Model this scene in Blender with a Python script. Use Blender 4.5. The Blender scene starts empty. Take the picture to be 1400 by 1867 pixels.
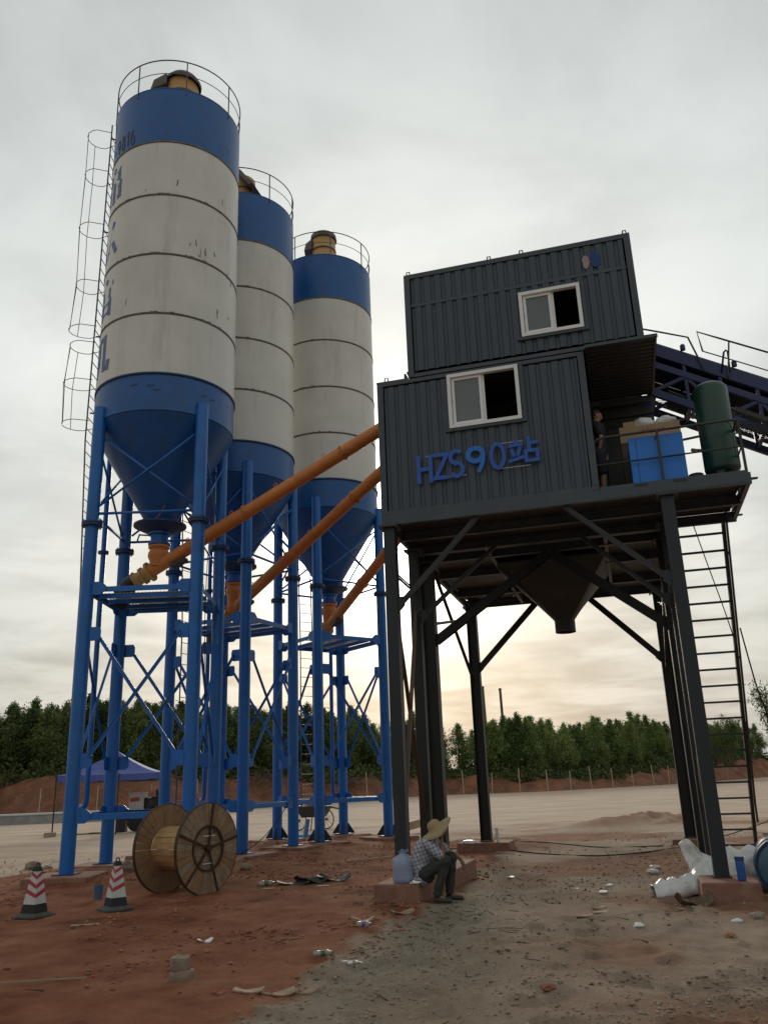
import bpy, math, random
import numpy as np
from mathutils import Vector, Matrix, noise as mnoise
random.seed(7)
RNG = np.random.default_rng(11)
SC = bpy.context.scene
COL = SC.collection
R = math.radians
PI = math.pi

# ------------------------------------------------------------------ camera
PITCH, ROLL, YAW = R(17.79), R(-2.108), R(-15.34)
cp, sp = math.cos(PITCH), math.sin(PITCH)
F = Vector((0, cp, sp)); R0 = Vector((1, 0, 0)); U0 = Vector((0, -sp, cp))
RT = R0*math.cos(ROLL) + U0*math.sin(ROLL)
UP = U0*math.cos(ROLL) - R0*math.sin(ROLL)
cam_d = bpy.data.cameras.new('camera')
cam = bpy.data.objects.new('camera', cam_d); COL.objects.link(cam)
cam.matrix_world = Matrix(((RT.x, UP.x, -F.x, 0), (RT.y, UP.y, -F.y, 0), (RT.z, UP.z, -F.z, 1.6), (0, 0, 0, 1)))
cam_d.sensor_fit = 'VERTICAL'; cam_d.sensor_height = 36.0
cam_d.lens = 1530/1867*36
cam_d.clip_start = 0.1; cam_d.clip_end = 6000
SC.camera = cam

# ------------------------------------------------------------------ sky
SUN_EL, SUN_AZ = R(16.6), R(0.3)        # low sun behind thin cloud, straight ahead
sdir = Vector((math.sin(SUN_AZ)*math.cos(SUN_EL), math.cos(SUN_AZ)*math.cos(SUN_EL), math.sin(SUN_EL)))
W = bpy.data.worlds.new('World'); SC.world = W; W.use_nodes = True
nt = W.node_tree; nt.nodes.clear(); L = nt.links
def N(t, **kw):
    n = nt.nodes.new(t)
    for k, v in kw.items(): setattr(n, k, v)
    return n
def M(op, a, b=None, c=None, clamp=False):
    n = N('ShaderNodeMath', operation=op); n.use_clamp = clamp
    for i, v in enumerate((a, b, c)):
        if v is None: continue
        if isinstance(v, (int, float)): n.inputs[i].default_value = v
        else: L.new(v, n.inputs[i])
    return n.outputs[0]
tc = N('ShaderNodeTexCoord'); vec = tc.outputs['Generated']
sep = N('ShaderNodeSeparateXYZ'); L.new(vec, sep.inputs[0])
dt = N('ShaderNodeVectorMath', operation='DOT_PRODUCT'); L.new(vec, dt.inputs[0]); dt.inputs[1].default_value = sdir
g = dt.outputs['Value']
half = M('MULTIPLY', M('ADD', g, 1.0), 0.5)
S3 = M('POWER', half, 9.0)
base = M('MULTIPLY_ADD', S3, 0.34, 0.43)
zc = M('MAXIMUM', sep.outputs['Z'], 0.0)
el = M('MULTIPLY_ADD', M('MULTIPLY', zc, 3.0, clamp=True), 0.46, 0.54)
base = M('MULTIPLY', base, el)
glow = M('ADD', M('MULTIPLY', M('EXPONENT', M('MULTIPLY', M('SUBTRACT', g, 1.0), 240.0)), 4.5),
         M('MULTIPLY', M('EXPONENT', M('MULTIPLY', M('SUBTRACT', g, 1.0), 70.0)), 0.12))
# cloud deck on a flat ceiling: x/z, y/z
den = M('ADD', zc, 0.10)
cx = M('DIVIDE', sep.outputs['X'], den); cy = M('DIVIDE', sep.outputs['Y'], den)
cv = N('ShaderNodeCombineXYZ'); L.new(cx, cv.inputs[0]); L.new(cy, cv.inputs[1])
n1 = N('ShaderNodeTexNoise'); n1.inputs['Scale'].default_value = 0.8; n1.inputs['Detail'].default_value = 5; n1.inputs['Roughness'].default_value = 0.5
L.new(cv.outputs[0], n1.inputs['Vector'])
n2 = N('ShaderNodeTexNoise'); n2.inputs['Scale'].default_value = 2.4; n2.inputs['Detail'].default_value = 6; n2.inputs['Roughness'].default_value = 0.55; n2.inputs['Distortion'].default_value = 0.4
L.new(cv.outputs[0], n2.inputs['Vector'])
cl = M('ADD', M('MULTIPLY', n1.outputs[0], 0.6), M('MULTIPLY', n2.outputs[0], 0.4))
clm = N('ShaderNodeMapRange'); clm.inputs[1].default_value = 0.36; clm.inputs[2].default_value = 0.62
clm.interpolation_type = 'SMOOTHSTEP'
L.new(cl, clm.inputs[0])
lowz = N('ShaderNodeMapRange'); lowz.inputs[1].default_value = 0.30; lowz.inputs[2].default_value = 0.05; L.new(zc, lowz.inputs[0])
# cloud modulation: soft high up, stronger near the horizon
amp = M('MULTIPLY_ADD', lowz.outputs[0], 0.20, 0.36)
mod = M('ADD', M('MULTIPLY', M('SUBTRACT', clm.outputs[0], 0.5), amp), 1.0)
lum = M('MULTIPLY', M('ADD', base, glow), mod)
ramp = N('ShaderNodeMix', data_type='RGBA')
ramp.inputs[6].default_value = (0.950, 1.0, 0.985, 1); ramp.inputs[7].default_value = (1.03, 0.985, 0.89, 1)
L.new(M('MULTIPLY', M('EXPONENT', M('MULTIPLY', M('SUBTRACT', g, 1.0), 11.0)), M('MULTIPLY_ADD', clm.outputs[0], 0.40, 0.08)), ramp.inputs[0])
sc_ = N('ShaderNodeVectorMath', operation='SCALE'); L.new(ramp.outputs[2], sc_.inputs[0]); L.new(lum, sc_.inputs['Scale'])
bgc = N('ShaderNodeBackground'); L.new(sc_.outputs[0], bgc.inputs[0]); bgc.inputs[1].default_value = 1.0
sky = N('ShaderNodeTexSky', sky_type='NISHITA'); sky.sun_disc = False
sky.sun_elevation = SUN_EL; sky.sun_rotation = SUN_AZ; sky.air_density = 1.6; sky.dust_density = 3.0
bgn = N('ShaderNodeBackground'); L.new(sky.outputs[0], bgn.inputs[0]); bgn.inputs[1].default_value = 0.07
mx = N('ShaderNodeMixShader'); mx.inputs[0].default_value = 0.90      # cloud cover
L.new(bgn.outputs[0], mx.inputs[1]); L.new(bgc.outputs[0], mx.inputs[2])
wo = N('ShaderNodeOutputWorld'); L.new(mx.outputs[0], wo.inputs[0])

sun_d = bpy.data.lights.new('sun', 'SUN'); sun_d.energy = 1.0; sun_d.angle = R(11); sun_d.color = (1, 0.88, 0.72)
sun = bpy.data.objects.new('sun', sun_d); COL.objects.link(sun)
sun.rotation_euler = sdir.to_track_quat('Z', 'Y').to_euler()
SC.view_settings.view_transform = 'Standard'; SC.view_settings.look = 'None'
SC.view_settings.exposure = 0.25; SC.view_settings.gamma = 1; SC.view_settings.use_curve_mapping = False

# ------------------------------------------------------------------ materials
MATS = {}
def mat(name, col, rough=0.6, metal=0.0, var=0.18, scale=3.0, bump=0.0, bscale=40.0, dirt=None, dirt_amt=0.0, dirt_scale=2.0,
        streak=False, alpha=1.0, trans=0.0, spec=0.5, sss=0.0, stretch=(1, 1, 1)):
    if name in MATS: return MATS[name]
    m = bpy.data.materials.new(name); m.use_nodes = True; t = m.node_tree; b = t.nodes['Principled BSDF']
    def NN(ty): return t.nodes.new(ty)
    tcn = NN('ShaderNodeTexCoord'); mp = NN('ShaderNodeMapping'); t.links.new(tcn.outputs['Object'], mp.inputs[0])
    mp.inputs['Scale'].default_value = stretch
    no = NN('ShaderNodeTexNoise'); no.inputs['Scale'].default_value = scale; no.inputs['Detail'].default_value = 6; no.inputs['Roughness'].default_value = 0.6
    t.links.new(mp.outputs[0], no.inputs['Vector'])
    mr = NN('ShaderNodeMapRange'); mr.inputs[1].default_value = 0.3; mr.inputs[2].default_value = 0.7
    mr.inputs[3].default_value = 1-var; mr.inputs[4].default_value = 1+var; t.links.new(no.outputs[0], mr.inputs[0])
    vm = NN('ShaderNodeVectorMath'); vm.operation = 'SCALE'; vm.inputs[0].default_value = col; t.links.new(mr.outputs[0], vm.inputs['Scale'])
    out = vm.outputs[0]
    if dirt:
        dn = NN('ShaderNodeTexNoise'); dn.inputs['Scale'].default_value = dirt_scale; dn.inputs['Detail'].default_value = 8; dn.inputs['Roughness'].default_value = 0.7
        if streak:
            mp2 = NN('ShaderNodeMapping'); mp2.inputs['Scale'].default_value = (1, 1, 0.12); t.links.new(tcn.outputs['Object'], mp2.inputs[0]); t.links.new(mp2.outputs[0], dn.inputs['Vector'])
        else: t.links.new(tcn.outputs['Object'], dn.inputs['Vector'])
        dr = NN('ShaderNodeMapRange'); dr.inputs[1].default_value = 0.52; dr.inputs[2].default_value = 0.75; dr.inputs[4].default_value = dirt_amt
        t.links.new(dn.outputs[0], dr.inputs[0])
        mxn = NN('ShaderNodeMix'); mxn.data_type = 'RGBA'; t.links.new(dr.outputs[0], mxn.inputs[0]); t.links.new(out, mxn.inputs[6]); mxn.inputs[7].default_value = (*dirt, 1)
        out = mxn.outputs[2]
    t.links.new(out, b.inputs['Base Color'])
    rr = NN('ShaderNodeMapRange'); rr.inputs[3].default_value = max(0.02, rough-0.08); rr.inputs[4].default_value = min(1, rough+0.08)
    t.links.new(no.outputs[0], rr.inputs[0]); t.links.new(rr.outputs[0], b.inputs['Roughness'])
    b.inputs['Metallic'].default_value = metal; b.inputs['Specular IOR Level'].default_value = spec
    b.inputs['Alpha'].default_value = alpha; b.inputs['Transmission Weight'].default_value = trans
    if bump > 0:
        bn = NN('ShaderNodeTexNoise'); bn.inputs['Scale'].default_value = bscale; bn.inputs['Detail'].default_value = 5
        t.links.new(mp.outputs[0], bn.inputs['Vector'])
        bp = NN('ShaderNodeBump'); bp.inputs['Strength'].default_value = bump; bp.inputs['Distance'].default_value = 0.02
        t.links.new(bn.outputs[0], bp.inputs['Height']); t.links.new(bp.outputs[0], b.inputs['Normal'])
    MATS[name] = m; return m
BLUE = mat('blue_paint', (0.009, 0.138, 0.47), 0.36, var=0.14, dirt=(0.06, 0.07, 0.08), dirt_amt=0.55, dirt_scale=3, streak=True)
BLUE_D = mat('dark_blue_fittings', (0.014, 0.045, 0.13), 0.5, dirt=(0.05, 0.04, 0.03), dirt_amt=0.6)
BLUE_U = mat('blue_shell_paint', (0.009, 0.098, 0.320), 0.40, var=0.12, dirt=(0.05, 0.06, 0.07), dirt_amt=0.5, dirt_scale=3, streak=True)
WHITE = mat('white_silo_paint', (0.66, 0.65, 0.595), 0.42, var=0.08, scale=0.9, dirt=(0.33, 0.29, 0.22), dirt_amt=0.5, dirt_scale=1.9, streak=True)
SEAM = mat('weld_seam', (0.13, 0.12, 0.095), 0.7, var=0.4, scale=5, dirt=(0.05, 0.03, 0.02), dirt_amt=0.9, dirt_scale=4)
YEL = mat('yellow_paint', (0.50, 0.29, 0.10), 0.5, var=0.12, dirt=(0.30, 0.18, 0.08), dirt_amt=0.6, dirt_scale=3)
ORANGE = mat('orange_pipe_paint', (0.62, 0.215, 0.05), 0.48, var=0.12, dirt=(0.28, 0.13, 0.06), dirt_amt=0.6, dirt_scale=4)
RUSTHAT = mat('brown_sheet', (0.12, 0.10, 0.085), 0.6, var=0.3)
DGREY = mat('grey_cladding', (0.046, 0.064, 0.086), 0.5, var=0.10, scale=2, dirt=(0.05, 0.05, 0.045), dirt_amt=0.5, dirt_scale=3, streak=True)
DGREY2 = mat('grey_frame', (0.052, 0.068, 0.084), 0.5, var=0.12, scale=2, dirt=(0.12, 0.10, 0.08), dirt_amt=0.35)
DARKST = mat('dark_steel', (0.034, 0.034, 0.032), 0.55, var=0.2, scale=2, dirt=(0.10, 0.075, 0.05), dirt_amt=0.5)
POSTH = mat('heavy_post_steel', (0.009, 0.010, 0.011), 0.55, var=0.2, dirt=(0.03, 0.024, 0.018), dirt_amt=0.5, streak=True)
POST = mat('post_steel', (0.015, 0.019, 0.024), 0.52, var=0.15, dirt=(0.09, 0.07, 0.05), dirt_amt=0.5, streak=True)
BLACK = mat('black_steel', (0.02, 0.02, 0.02), 0.5)
BROWNST = mat('backlit_brown_steel', (0.10, 0.05, 0.03), 0.6, var=0.25)  # brown cast of backlighting put into the colour of the lower side braces
ALU = mat('white_window_frame', (0.80, 0.80, 0.80), 0.4, var=0.05)
GLASS = mat('window_glass', (0.10, 0.12, 0.12), 0.06, var=0.03, spec=0.8)
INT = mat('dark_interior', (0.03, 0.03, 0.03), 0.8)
SIGN = mat('sign_blue', (0.018, 0.095, 0.44), 0.45, var=0.08)
SIGN9 = mat('sign_blue_bright', (0.012, 0.16, 0.58), 0.45, var=0.08)
TEXTD = mat('stencil_dark', (0.05, 0.045, 0.09), 0.6)
TEXTB = mat('faded_blue_lettering', (0.10, 0.15, 0.33), 0.6, dirt=(0.3, 0.3, 0.3), dirt_amt=0.6, dirt_scale=6)
GREEN = mat('green_tank_paint', (0.015, 0.055, 0.038), 0.34, var=0.10)
CBLUE = mat('compressor_blue', (0.02, 0.19, 0.66), 0.45, var=0.06)
CARD = mat('cardboard', (0.42, 0.29, 0.16), 0.85, var=0.12)
REDT = mat('red_print', (0.33, 0.05, 0.03), 0.7)
BAG = mat('white_plastic', (0.76, 0.75, 0.72), 0.35, var=0.1, dirt=(0.4, 0.33, 0.25), dirt_amt=0.4)
FILM = mat('plastic_film', (0.50, 0.54, 0.64), 0.3, var=0.1, alpha=0.48)
JUG = mat('jug_plastic', (0.20, 0.34, 0.66), 0.2, var=0.1, alpha=0.75)
CONC = mat('footing_concrete', (0.25, 0.118, 0.078), 0.9, var=0.25, scale=4, bump=0.4, bscale=25, dirt=(0.30, 0.24, 0.18), dirt_amt=0.7, dirt_scale=3)
CONC2 = mat('pale_concrete', (0.33, 0.26, 0.20), 0.9, var=0.2, scale=5, bump=0.5, bscale=30, dirt=(0.25, 0.12, 0.08), dirt_amt=0.8, dirt_scale=3)
STONE = mat('stone', (0.25, 0.19, 0.14), 0.9, var=0.25, scale=9, bump=0.8, bscale=30)
PEB = mat('pebble', (0.25, 0.19, 0.14), 0.95, var=0.4, scale=3)
WOOD = mat('reel_wood', (0.27, 0.165, 0.085), 0.75, var=0.25, scale=6, bump=0.2, stretch=(1, 1, 1))
WOOD2 = mat('barrel_wood', (0.46, 0.28, 0.12), 0.7, var=0.25, scale=6)
WOOD3 = mat('grey_wood', (0.29, 0.215, 0.135), 0.8, var=0.3, scale=6)
PLY = mat('board_wood', (0.34, 0.24, 0.15), 0.8, var=0.2)
RUST = mat('rusty_iron', (0.06, 0.03, 0.018), 0.75, var=0.4, scale=12)
RUBBER = mat('black_rubber', (0.022, 0.022, 0.024), 0.75)
BASEG = mat('cone_base', (0.07, 0.08, 0.07), 0.85, var=0.3, scale=15)
CRED = mat('cone_red', (0.42, 0.025, 0.05), 0.45, var=0.08)
CWHITE = mat('cone_white', (0.56, 0.56, 0.54), 0.45, var=0.1, dirt=(0.3, 0.2, 0.15), dirt_amt=0.4, dirt_scale=5)
TENT = mat('tent_fabric', (0.075, 0.11, 0.34), 0.7, var=0.1)
SKIN = mat('skin', (0.22, 0.105, 0.06), 0.55, var=0.08)
SKINL = mat('skin_light', (0.36, 0.19, 0.12), 0.55, var=0.08)
TROU = mat('trousers', (0.035, 0.04, 0.036), 0.85, var=0.25, scale=10)
SHOE = mat('shoe', (0.04, 0.04, 0.03), 0.7)
STRAW = mat('straw', (0.36, 0.275, 0.15), 0.8, var=0.15, scale=25, bump=0.4, bscale=120)
NAVY = mat('dark_clothes', (0.018, 0.02, 0.03), 0.85)
BARREL = mat('barrel_blue', (0.07, 0.13, 0.19), 0.4, var=0.3, scale=4, dirt=(0.15, 0.2, 0.2), dirt_amt=0.6)
GREYP = mat('pale_panel', (0.55, 0.56, 0.55), 0.6, var=0.1)
GREYP2 = mat('panel_side', (0.28, 0.28, 0.27), 0.7, var=0.2)
STAKE = mat('pale_stake', (0.42, 0.33, 0.24), 0.85)
MESHG = mat('galvanised_mesh', (0.35, 0.35, 0.34), 0.5, metal=0.3)
CONVB = mat('conveyor_navy', (0.022, 0.035, 0.125), 0.5, var=0.2, dirt=(0.06, 0.05, 0.06), dirt_amt=0.6)
CONVD = mat('belt_cover', (0.035, 0.035, 0.05), 0.6, var=0.2)
CHIM = mat('chimney_brick', (0.12, 0.10, 0.085), 0.9)
BLACKSHEET = mat('dark_sheeting', (0.03, 0.032, 0.028), 0.55, var=0.5, scale=8)

def checker_shirt():
    m = bpy.data.materials.new('checked_shirt'); m.use_nodes = True; t = m.node_tree; b = t.nodes['Principled BSDF']
    tcn = t.nodes.new('ShaderNodeTexCoord'); sp_ = t.nodes.new('ShaderNodeSeparateXYZ'); t.links.new(tcn.outputs['Object'], sp_.inputs[0])
    def mm(op, a, b_=None):
        n = t.nodes.new('ShaderNodeMath'); n.operation = op
        for i, v in enumerate((a, b_)):
            if v is None: continue
            if isinstance(v, (int, float)): n.inputs[i].default_value = v
            else: t.links.new(v, n.inputs[i])
        return n.outputs[0]
    u = mm('ADD', mm('MULTIPLY', sp_.outputs['X'], 0.9), mm('MULTIPLY', sp_.outputs['Z'], 0.35))
    v = mm('SUBTRACT', mm('MULTIPLY', sp_.outputs['Z'], 0.95), mm('MULTIPLY', sp_.outputs['X'], 0.3))
    fx = mm('LESS_THAN', mm('FRACT', mm('MULTIPLY', u, 19.0)), 0.24)
    fz = mm('LESS_THAN', mm('FRACT', mm('MULTIPLY', v, 19.0)), 0.24)
    s = mm('MULTIPLY', mm('ADD', fx, fz), 0.5)
    mxn = t.nodes.new('ShaderNodeMix'); mxn.data_type = 'RGBA'; t.links.new(s, mxn.inputs[0])
    mxn.inputs[6].default_value = (0.40, 0.41, 0.47, 1); mxn.inputs[7].default_value = (0.035, 0.035, 0.06, 1)
    t.links.new(mxn.outputs[2], b.inputs['Base Color']); b.inputs['Roughness'].default_value = 0.85
    return m
SHIRT = checker_shirt()

# ------------------------------------------------------------------ mesh helpers
ORG = {}          # world origin of the root each object hangs under
class MB:
    def __init__(s): s.v = []; s.f = []; s.m = []
    def add(s, vs, fs, mi=0):
        o = len(s.v); s.v += [tuple(v) for v in vs]; s.f += [tuple(i+o for i in f) for f in fs]; s.m += [mi]*len(fs); return s
    def hexa(s, p, mi=0):      # 8 points: bottom ring 0-3, top ring 4-7
        return s.add(p, [(3, 2, 1, 0), (4, 5, 6, 7), (0, 1, 5, 4), (1, 2, 6, 5), (2, 3, 7, 6), (3, 0, 4, 7)], mi)
    def box(s, c, size, ax=None, mi=0):
        c = Vector(c); X, Y, Z = ax or (Vector((1, 0, 0)), Vector((0, 1, 0)), Vector((0, 0, 1)))
        a, b, d = X*size[0]/2, Y*size[1]/2, Z*size[2]/2
        return s.hexa([c-a-b-d, c+a-b-d, c+a+b-d, c-a+b-d, c-a-b+d, c+a-b+d, c+a+b+d, c-a+b+d], mi)
    def bar(s, p0, p1, w, h, up=(0, 0, 1), mi=0):
        p0, p1 = Vector(p0), Vector(p1); d = p1-p0; ln = d.length
        if ln < 1e-6: return s
        d.normalize(); up = Vector(up); side = d.cross(up)
        if side.length < 1e-3: side = d.cross(Vector((1, 0, 0)))
        side.normalize(); u = side.cross(d)
        return s.box((p0+p1)/2, (w, ln, h), (side, d, u), mi)
    def ibeam(s, p0, p1, w, h, tf=0.014, tw=0.012, up=(0, 0, 1), mi=0):
        p0, p1 = Vector(p0), Vector(p1); d = (p1-p0).normalized(); up = Vector(up); side = d.cross(up).normalized(); u = side.cross(d)
        o = u*(h/2-tf/2)
        s.bar(p0+o, p1+o, w, tf, u, mi); s.bar(p0-o, p1-o, w, tf, u, mi); s.bar(p0, p1, tw, h-2*tf, u, mi); return s
    def channel(s, p0, p1, w, h, t=0.012, up=(0, 0, 1), side=1, mi=0):   # U section, web on one side
        p0, p1 = Vector(p0), Vector(p1); d = (p1-p0).normalized(); sd = d.cross(Vector(up)).normalized(); u = sd.cross(d)
        s.bar(p0+sd*side*(w/2-t/2), p1+sd*side*(w/2-t/2), t, h, u, mi)
        o = u*(h/2-t/2); q = -sd*side*t/2
        s.bar(p0+o+q, p1+o+q, w-t, t, u, mi); s.bar(p0-o+q, p1-o+q, w-t, t, u, mi); return s
    def tube(s, p0, p1, r0, r1=None, n=12, mi=0, caps=True):
        r1 = r0 if r1 is None else r1; p0, p1 = Vector(p0), Vector(p1); d = (p1-p0).normalized()
        a = d.orthogonal().normalized(); b = d.cross(a)
        vs = [p0+(a*math.cos(2*PI*i/n)+b*math.sin(2*PI*i/n))*r0 for i in range(n)]+[p1+(a*math.cos(2*PI*i/n)+b*math.sin(2*PI*i/n))*r1 for i in range(n)]
        fs = [(i, (i+1) % n, n+(i+1) % n, n+i) for i in range(n)]
        if caps: fs += [tuple(range(n-1, -1, -1)), tuple(range(n, 2*n))]
        return s.add(vs, fs, mi)
    def path(s, pts, r, n=6, mi=0, closed=False):
        P = [Vector(p) for p in pts]; k = len(P); rings = []; prev = None
        for i in range(k):
            if closed: d = P[(i+1) % k]-P[i-1]
            else: d = P[min(i+1, k-1)]-P[max(i-1, 0)]
            d.normalize()
            a = (prev - d*prev.dot(d)) if prev is not None else d.orthogonal()
            if a.length < 1e-4: a = d.orthogonal()
            a.normalize(); prev = a; b = d.cross(a); rr = r[i] if isinstance(r, (list, tuple)) else r
            rings.append([P[i]+(a*math.cos(2*PI*j/n)+b*math.sin(2*PI*j/n))*rr for j in range(n)])
        vs = [v for q in rings for v in q]; fs = []
        for i in range(k if closed else k-1):
            o, o2 = i*n, ((i+1) % k)*n
            fs += [(o+j, o+(j+1) % n, o2+(j+1) % n, o2+j) for j in range(n)]
        if not closed: fs += [tuple(range(n-1, -1, -1)), tuple(range((k-1)*n, k*n))]
        return s.add(vs, fs, mi)
    def lathe(s, prof, n=32, c=(0, 0), mi=0, a0=0.0, a1=2*PI, ax=None, origin=None):
        full = abs(a1-a0-2*PI) < 1e-6; k = n if full else n+1; vs = []
        for r, z in prof:
            for i in range(k):
                t = a0+(a1-a0)*i/n
                if ax:
                    X, Y, Z = ax; vs.append(Vector(origin)+X*(r*math.cos(t))+Y*(r*math.sin(t))+Z*z)
                else: vs.append((c[0]+r*math.cos(t), c[1]+r*math.sin(t), z))
        fs = []
        for j in range(len(prof)-1):
            for i in range(n):
                i2 = (i+1) % k
                fs.append((j*k+i, j*k+i2, (j+1)*k+i2, (j+1)*k+i))
        return s.add(vs, fs, mi)
    def prism(s, poly, d0, d1, mi=0):    # poly: list of Vector in a plane, extruded from +d0 to +d1 (vectors)
        n = len(poly); vs = [Vector(p)+d0 for p in poly]+[Vector(p)+d1 for p in poly]
        return s.add(vs, [tuple(range(n-1, -1, -1)), tuple(range(n, 2*n))]+[(i, (i+1) % n, n+(i+1) % n, n+i) for i in range(n)], mi)
    def build(s, name, mats, parent=None, smooth=False, bevel=0.0, auto=None):
        org = ORG.get(parent.name, Vector((0, 0, 0))) if parent else Vector((0, 0, 0))
        me = bpy.data.meshes.new(name)
        me.from_pydata([(v[0]-org[0], v[1]-org[1], v[2]-org[2]) for v in s.v], [], s.f)
        if not isinstance(mats, (list, tuple)): mats = [mats]
        for m_ in mats: me.materials.append(m_)
        me.polygons.foreach_set('material_index', s.m)
        if smooth: me.polygons.foreach_set('use_smooth', [True]*len(s.f))
        o = bpy.data.objects.new(name, me); COL.objects.link(o)
        if parent: o.parent = parent; ORG[o.name] = org
        else: ORG[o.name] = Vector((0, 0, 0))
        if auto:
            me.polygons.foreach_set('use_smooth', [True]*len(s.f)); me.set_sharp_from_angle(angle=R(auto))
        if bevel:
            b = o.modifiers.new('bevel', 'BEVEL'); b.width = bevel; b.segments = 2; b.limit_method = 'ANGLE'
        return o
def tag(o, label=None, cat=None, group=None, kind=None):
    if label: o['label'] = label
    if cat: o['category'] = cat
    if group: o['group'] = group
    if kind: o['kind'] = kind
    return o
def thing(name, loc, label, cat, group=None):
    o = bpy.data.objects.new(name, None); COL.objects.link(o); o.location = loc; o.empty_display_size = 0.3
    ORG[o.name] = Vector(loc); return tag(o, label, cat, group)
CH = {}
def kids(o): return [c for c in bpy.data.objects if c.parent == o]
def copy_tree(o, parent=None, pairs=None):
    c = o.copy(); COL.objects.link(c)
    if parent: c.parent = parent
    for k in kids(o): copy_tree(k, c)
    return c
V = Vector
A = V((math.cos(YAW), math.sin(YAW), 0)); B = V((-math.sin(YAW), math.cos(YAW), 0)); Z = V((0, 0, 1))
def T(a, b, z): return A*a + B*b + Z*z
AX = (A, B, Z)
G0 = -0.12      # ground level

# numpy value noise
def vnoise(x, y, seed=0):
    xi = np.floor(x).astype(np.int64); yi = np.floor(y).astype(np.int64); fx = x-xi; fy = y-yi
    fx = fx*fx*(3-2*fx); fy = fy*fy*(3-2*fy)
    def h(a, b):
        n = (a*374761393 + b*668265263 + seed*1442695041) & 0xffffffff
        n = ((n ^ (n >> 13))*1274126177) & 0xffffffff
        return ((n ^ (n >> 16)) & 0xffff)/65535.0
    return (h(xi, yi)*(1-fx)+h(xi+1, yi)*fx)*(1-fy)+(h(xi, yi+1)*(1-fx)+h(xi+1, yi+1)*fx)*fy
def fbm(x, y, o=4, seed=0):
    s = 0; a = 0.5
    for i in range(o): s = s+a*vnoise(x*2**i, y*2**i, seed+i); a *= 0.5
    return s/(1-0.5**o)

# ------------------------------------------------------------------ ground
REDPOLY = np.array([(-40, 12), (-10.14, 19.18), (-8.42, 19.23), (-6.5, 20.12), (-5.61, 21.83), (-3.53, 26.06), (-2.31, 28.7), (-0.4, 29.82), (1.62, 24.75), (2.62, 20.46), (1.74, 17.94), (0.96, 15.22), (0.34, 13.19), (-0.19, 11.38), (-0.53, 10.04), (-0.86, 8.66), (-1.19, 7.84), (-1.49, 7.3), (-1.88, 6.17), (-3.0, 3.0), (-6, -6), (-40, -6)])
def sdpoly(x, y, P):
    d = np.full(x.shape, 1e9); inside = np.zeros(x.shape, bool); n = len(P)
    for i in range(n):
        ax_, ay = P[i]; bx, by = P[(i+1) % n]
        ex, ey = bx-ax_, by-ay; wx, wy = x-ax_, y-ay
        t = np.clip((wx*ex+wy*ey)/(ex*ex+ey*ey), 0, 1)
        d = np.minimum(d, np.hypot(wx-ex*t, wy-ey*t))
        c = ((ay > y) != (by > y)) & (x < (bx-ax_)*(y-ay)/(by-ay+1e-12)+ax_)
        inside ^= c
    return np.where(inside, d, -d)
def sstep(a, b, x): t = np.clip((x-a)/(b-a), 0, 1); return t*t*(3-2*t)
SILOS = [((-5.22, 18.67), 0.0), ((-4.2, 22.7), R(-24.5)), ((-1.83, 25.98), R(-53))]
def gheight(x, y):
    x = np.asarray(x, float); y = np.asarray(y, float)
    r = np.hypot(x, y)
    near = 1-sstep(28, 46, r)
    sd = sdpoly(x, y, REDPOLY)
    red = sstep(-0.25, 0.5, sd+(fbm(x*0.9, y*0.9, 3, 5)-0.5)*1.0)
    z = G0 + (fbm(x*0.35, y*0.35, 3, 1)-0.5)*0.10*near + (fbm(x*1.7, y*1.7, 4, 2)-0.5)*0.06*near
    z = z + red*0.035
    # dirt thrown up between the silo footings
    for (c, rot) in SILOS:
        d = np.hypot(x-c[0], y-c[1]); z = z + 0.13*(1-sstep(1.5, 3.4, d))*(0.4+fbm(x*1.6, y*1.6, 3, 9))
    bank = np.exp(-((sdpoly(x, y, REDPOLY)-0.0)/0.5)**2)
    z = z + np.where((y > 17.5) & (x < -2.5), bank*0.07*fbm(x*2, y*2, 3, 21), 0)
    # trampled, rutted lane running up to the tower
    rut = (1-red)*near
    lane = x*0.955+y*0.10
    z = z - rut*0.045*np.exp(-((lane-1.55+0.25*np.sin(y*0.3))/0.22)**2) - rut*0.04*np.exp(-((lane-3.2+0.2*np.sin(y*0.33))/0.25)**2)
    z = z + rut*0.05*np.maximum(0, fbm(x*2.6, y*2.6, 4, 14)-0.5)*2*sstep(3, 9, y)
    z = z + near*(1-sstep(11, 16, r))*((fbm(x*5.5, y*5.5, 3, 77)-0.5)*0.035 + np.maximum(0, fbm(x*3.1, y*3.6, 3, 78)-0.56)*0.22*(1-red*.6))
    # heaps
    for (hx, hy, hr, hz_) in ((9.0, 31.5, 1.5, 0.34), (7.0, 30.3, 1.2, 0.20), (7.1, 22.2, 0.7, 0.15), (2.6, 23.5, 1.5, 0.16), (-8.9, 21.3, 1.2, 0.1), (6.0, 19.9, 0.7, 0.12)):
        d = np.hypot(x-hx, (y-hy)*0.8); z = z + hz_*np.exp(-(d/hr)**2)*(0.45+1.1*fbm(x*2.5, y*2.5, 4, 31))
    return z
def gz(x, y): return float(gheight(np.array([x]), np.array([y]))[0])

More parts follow.
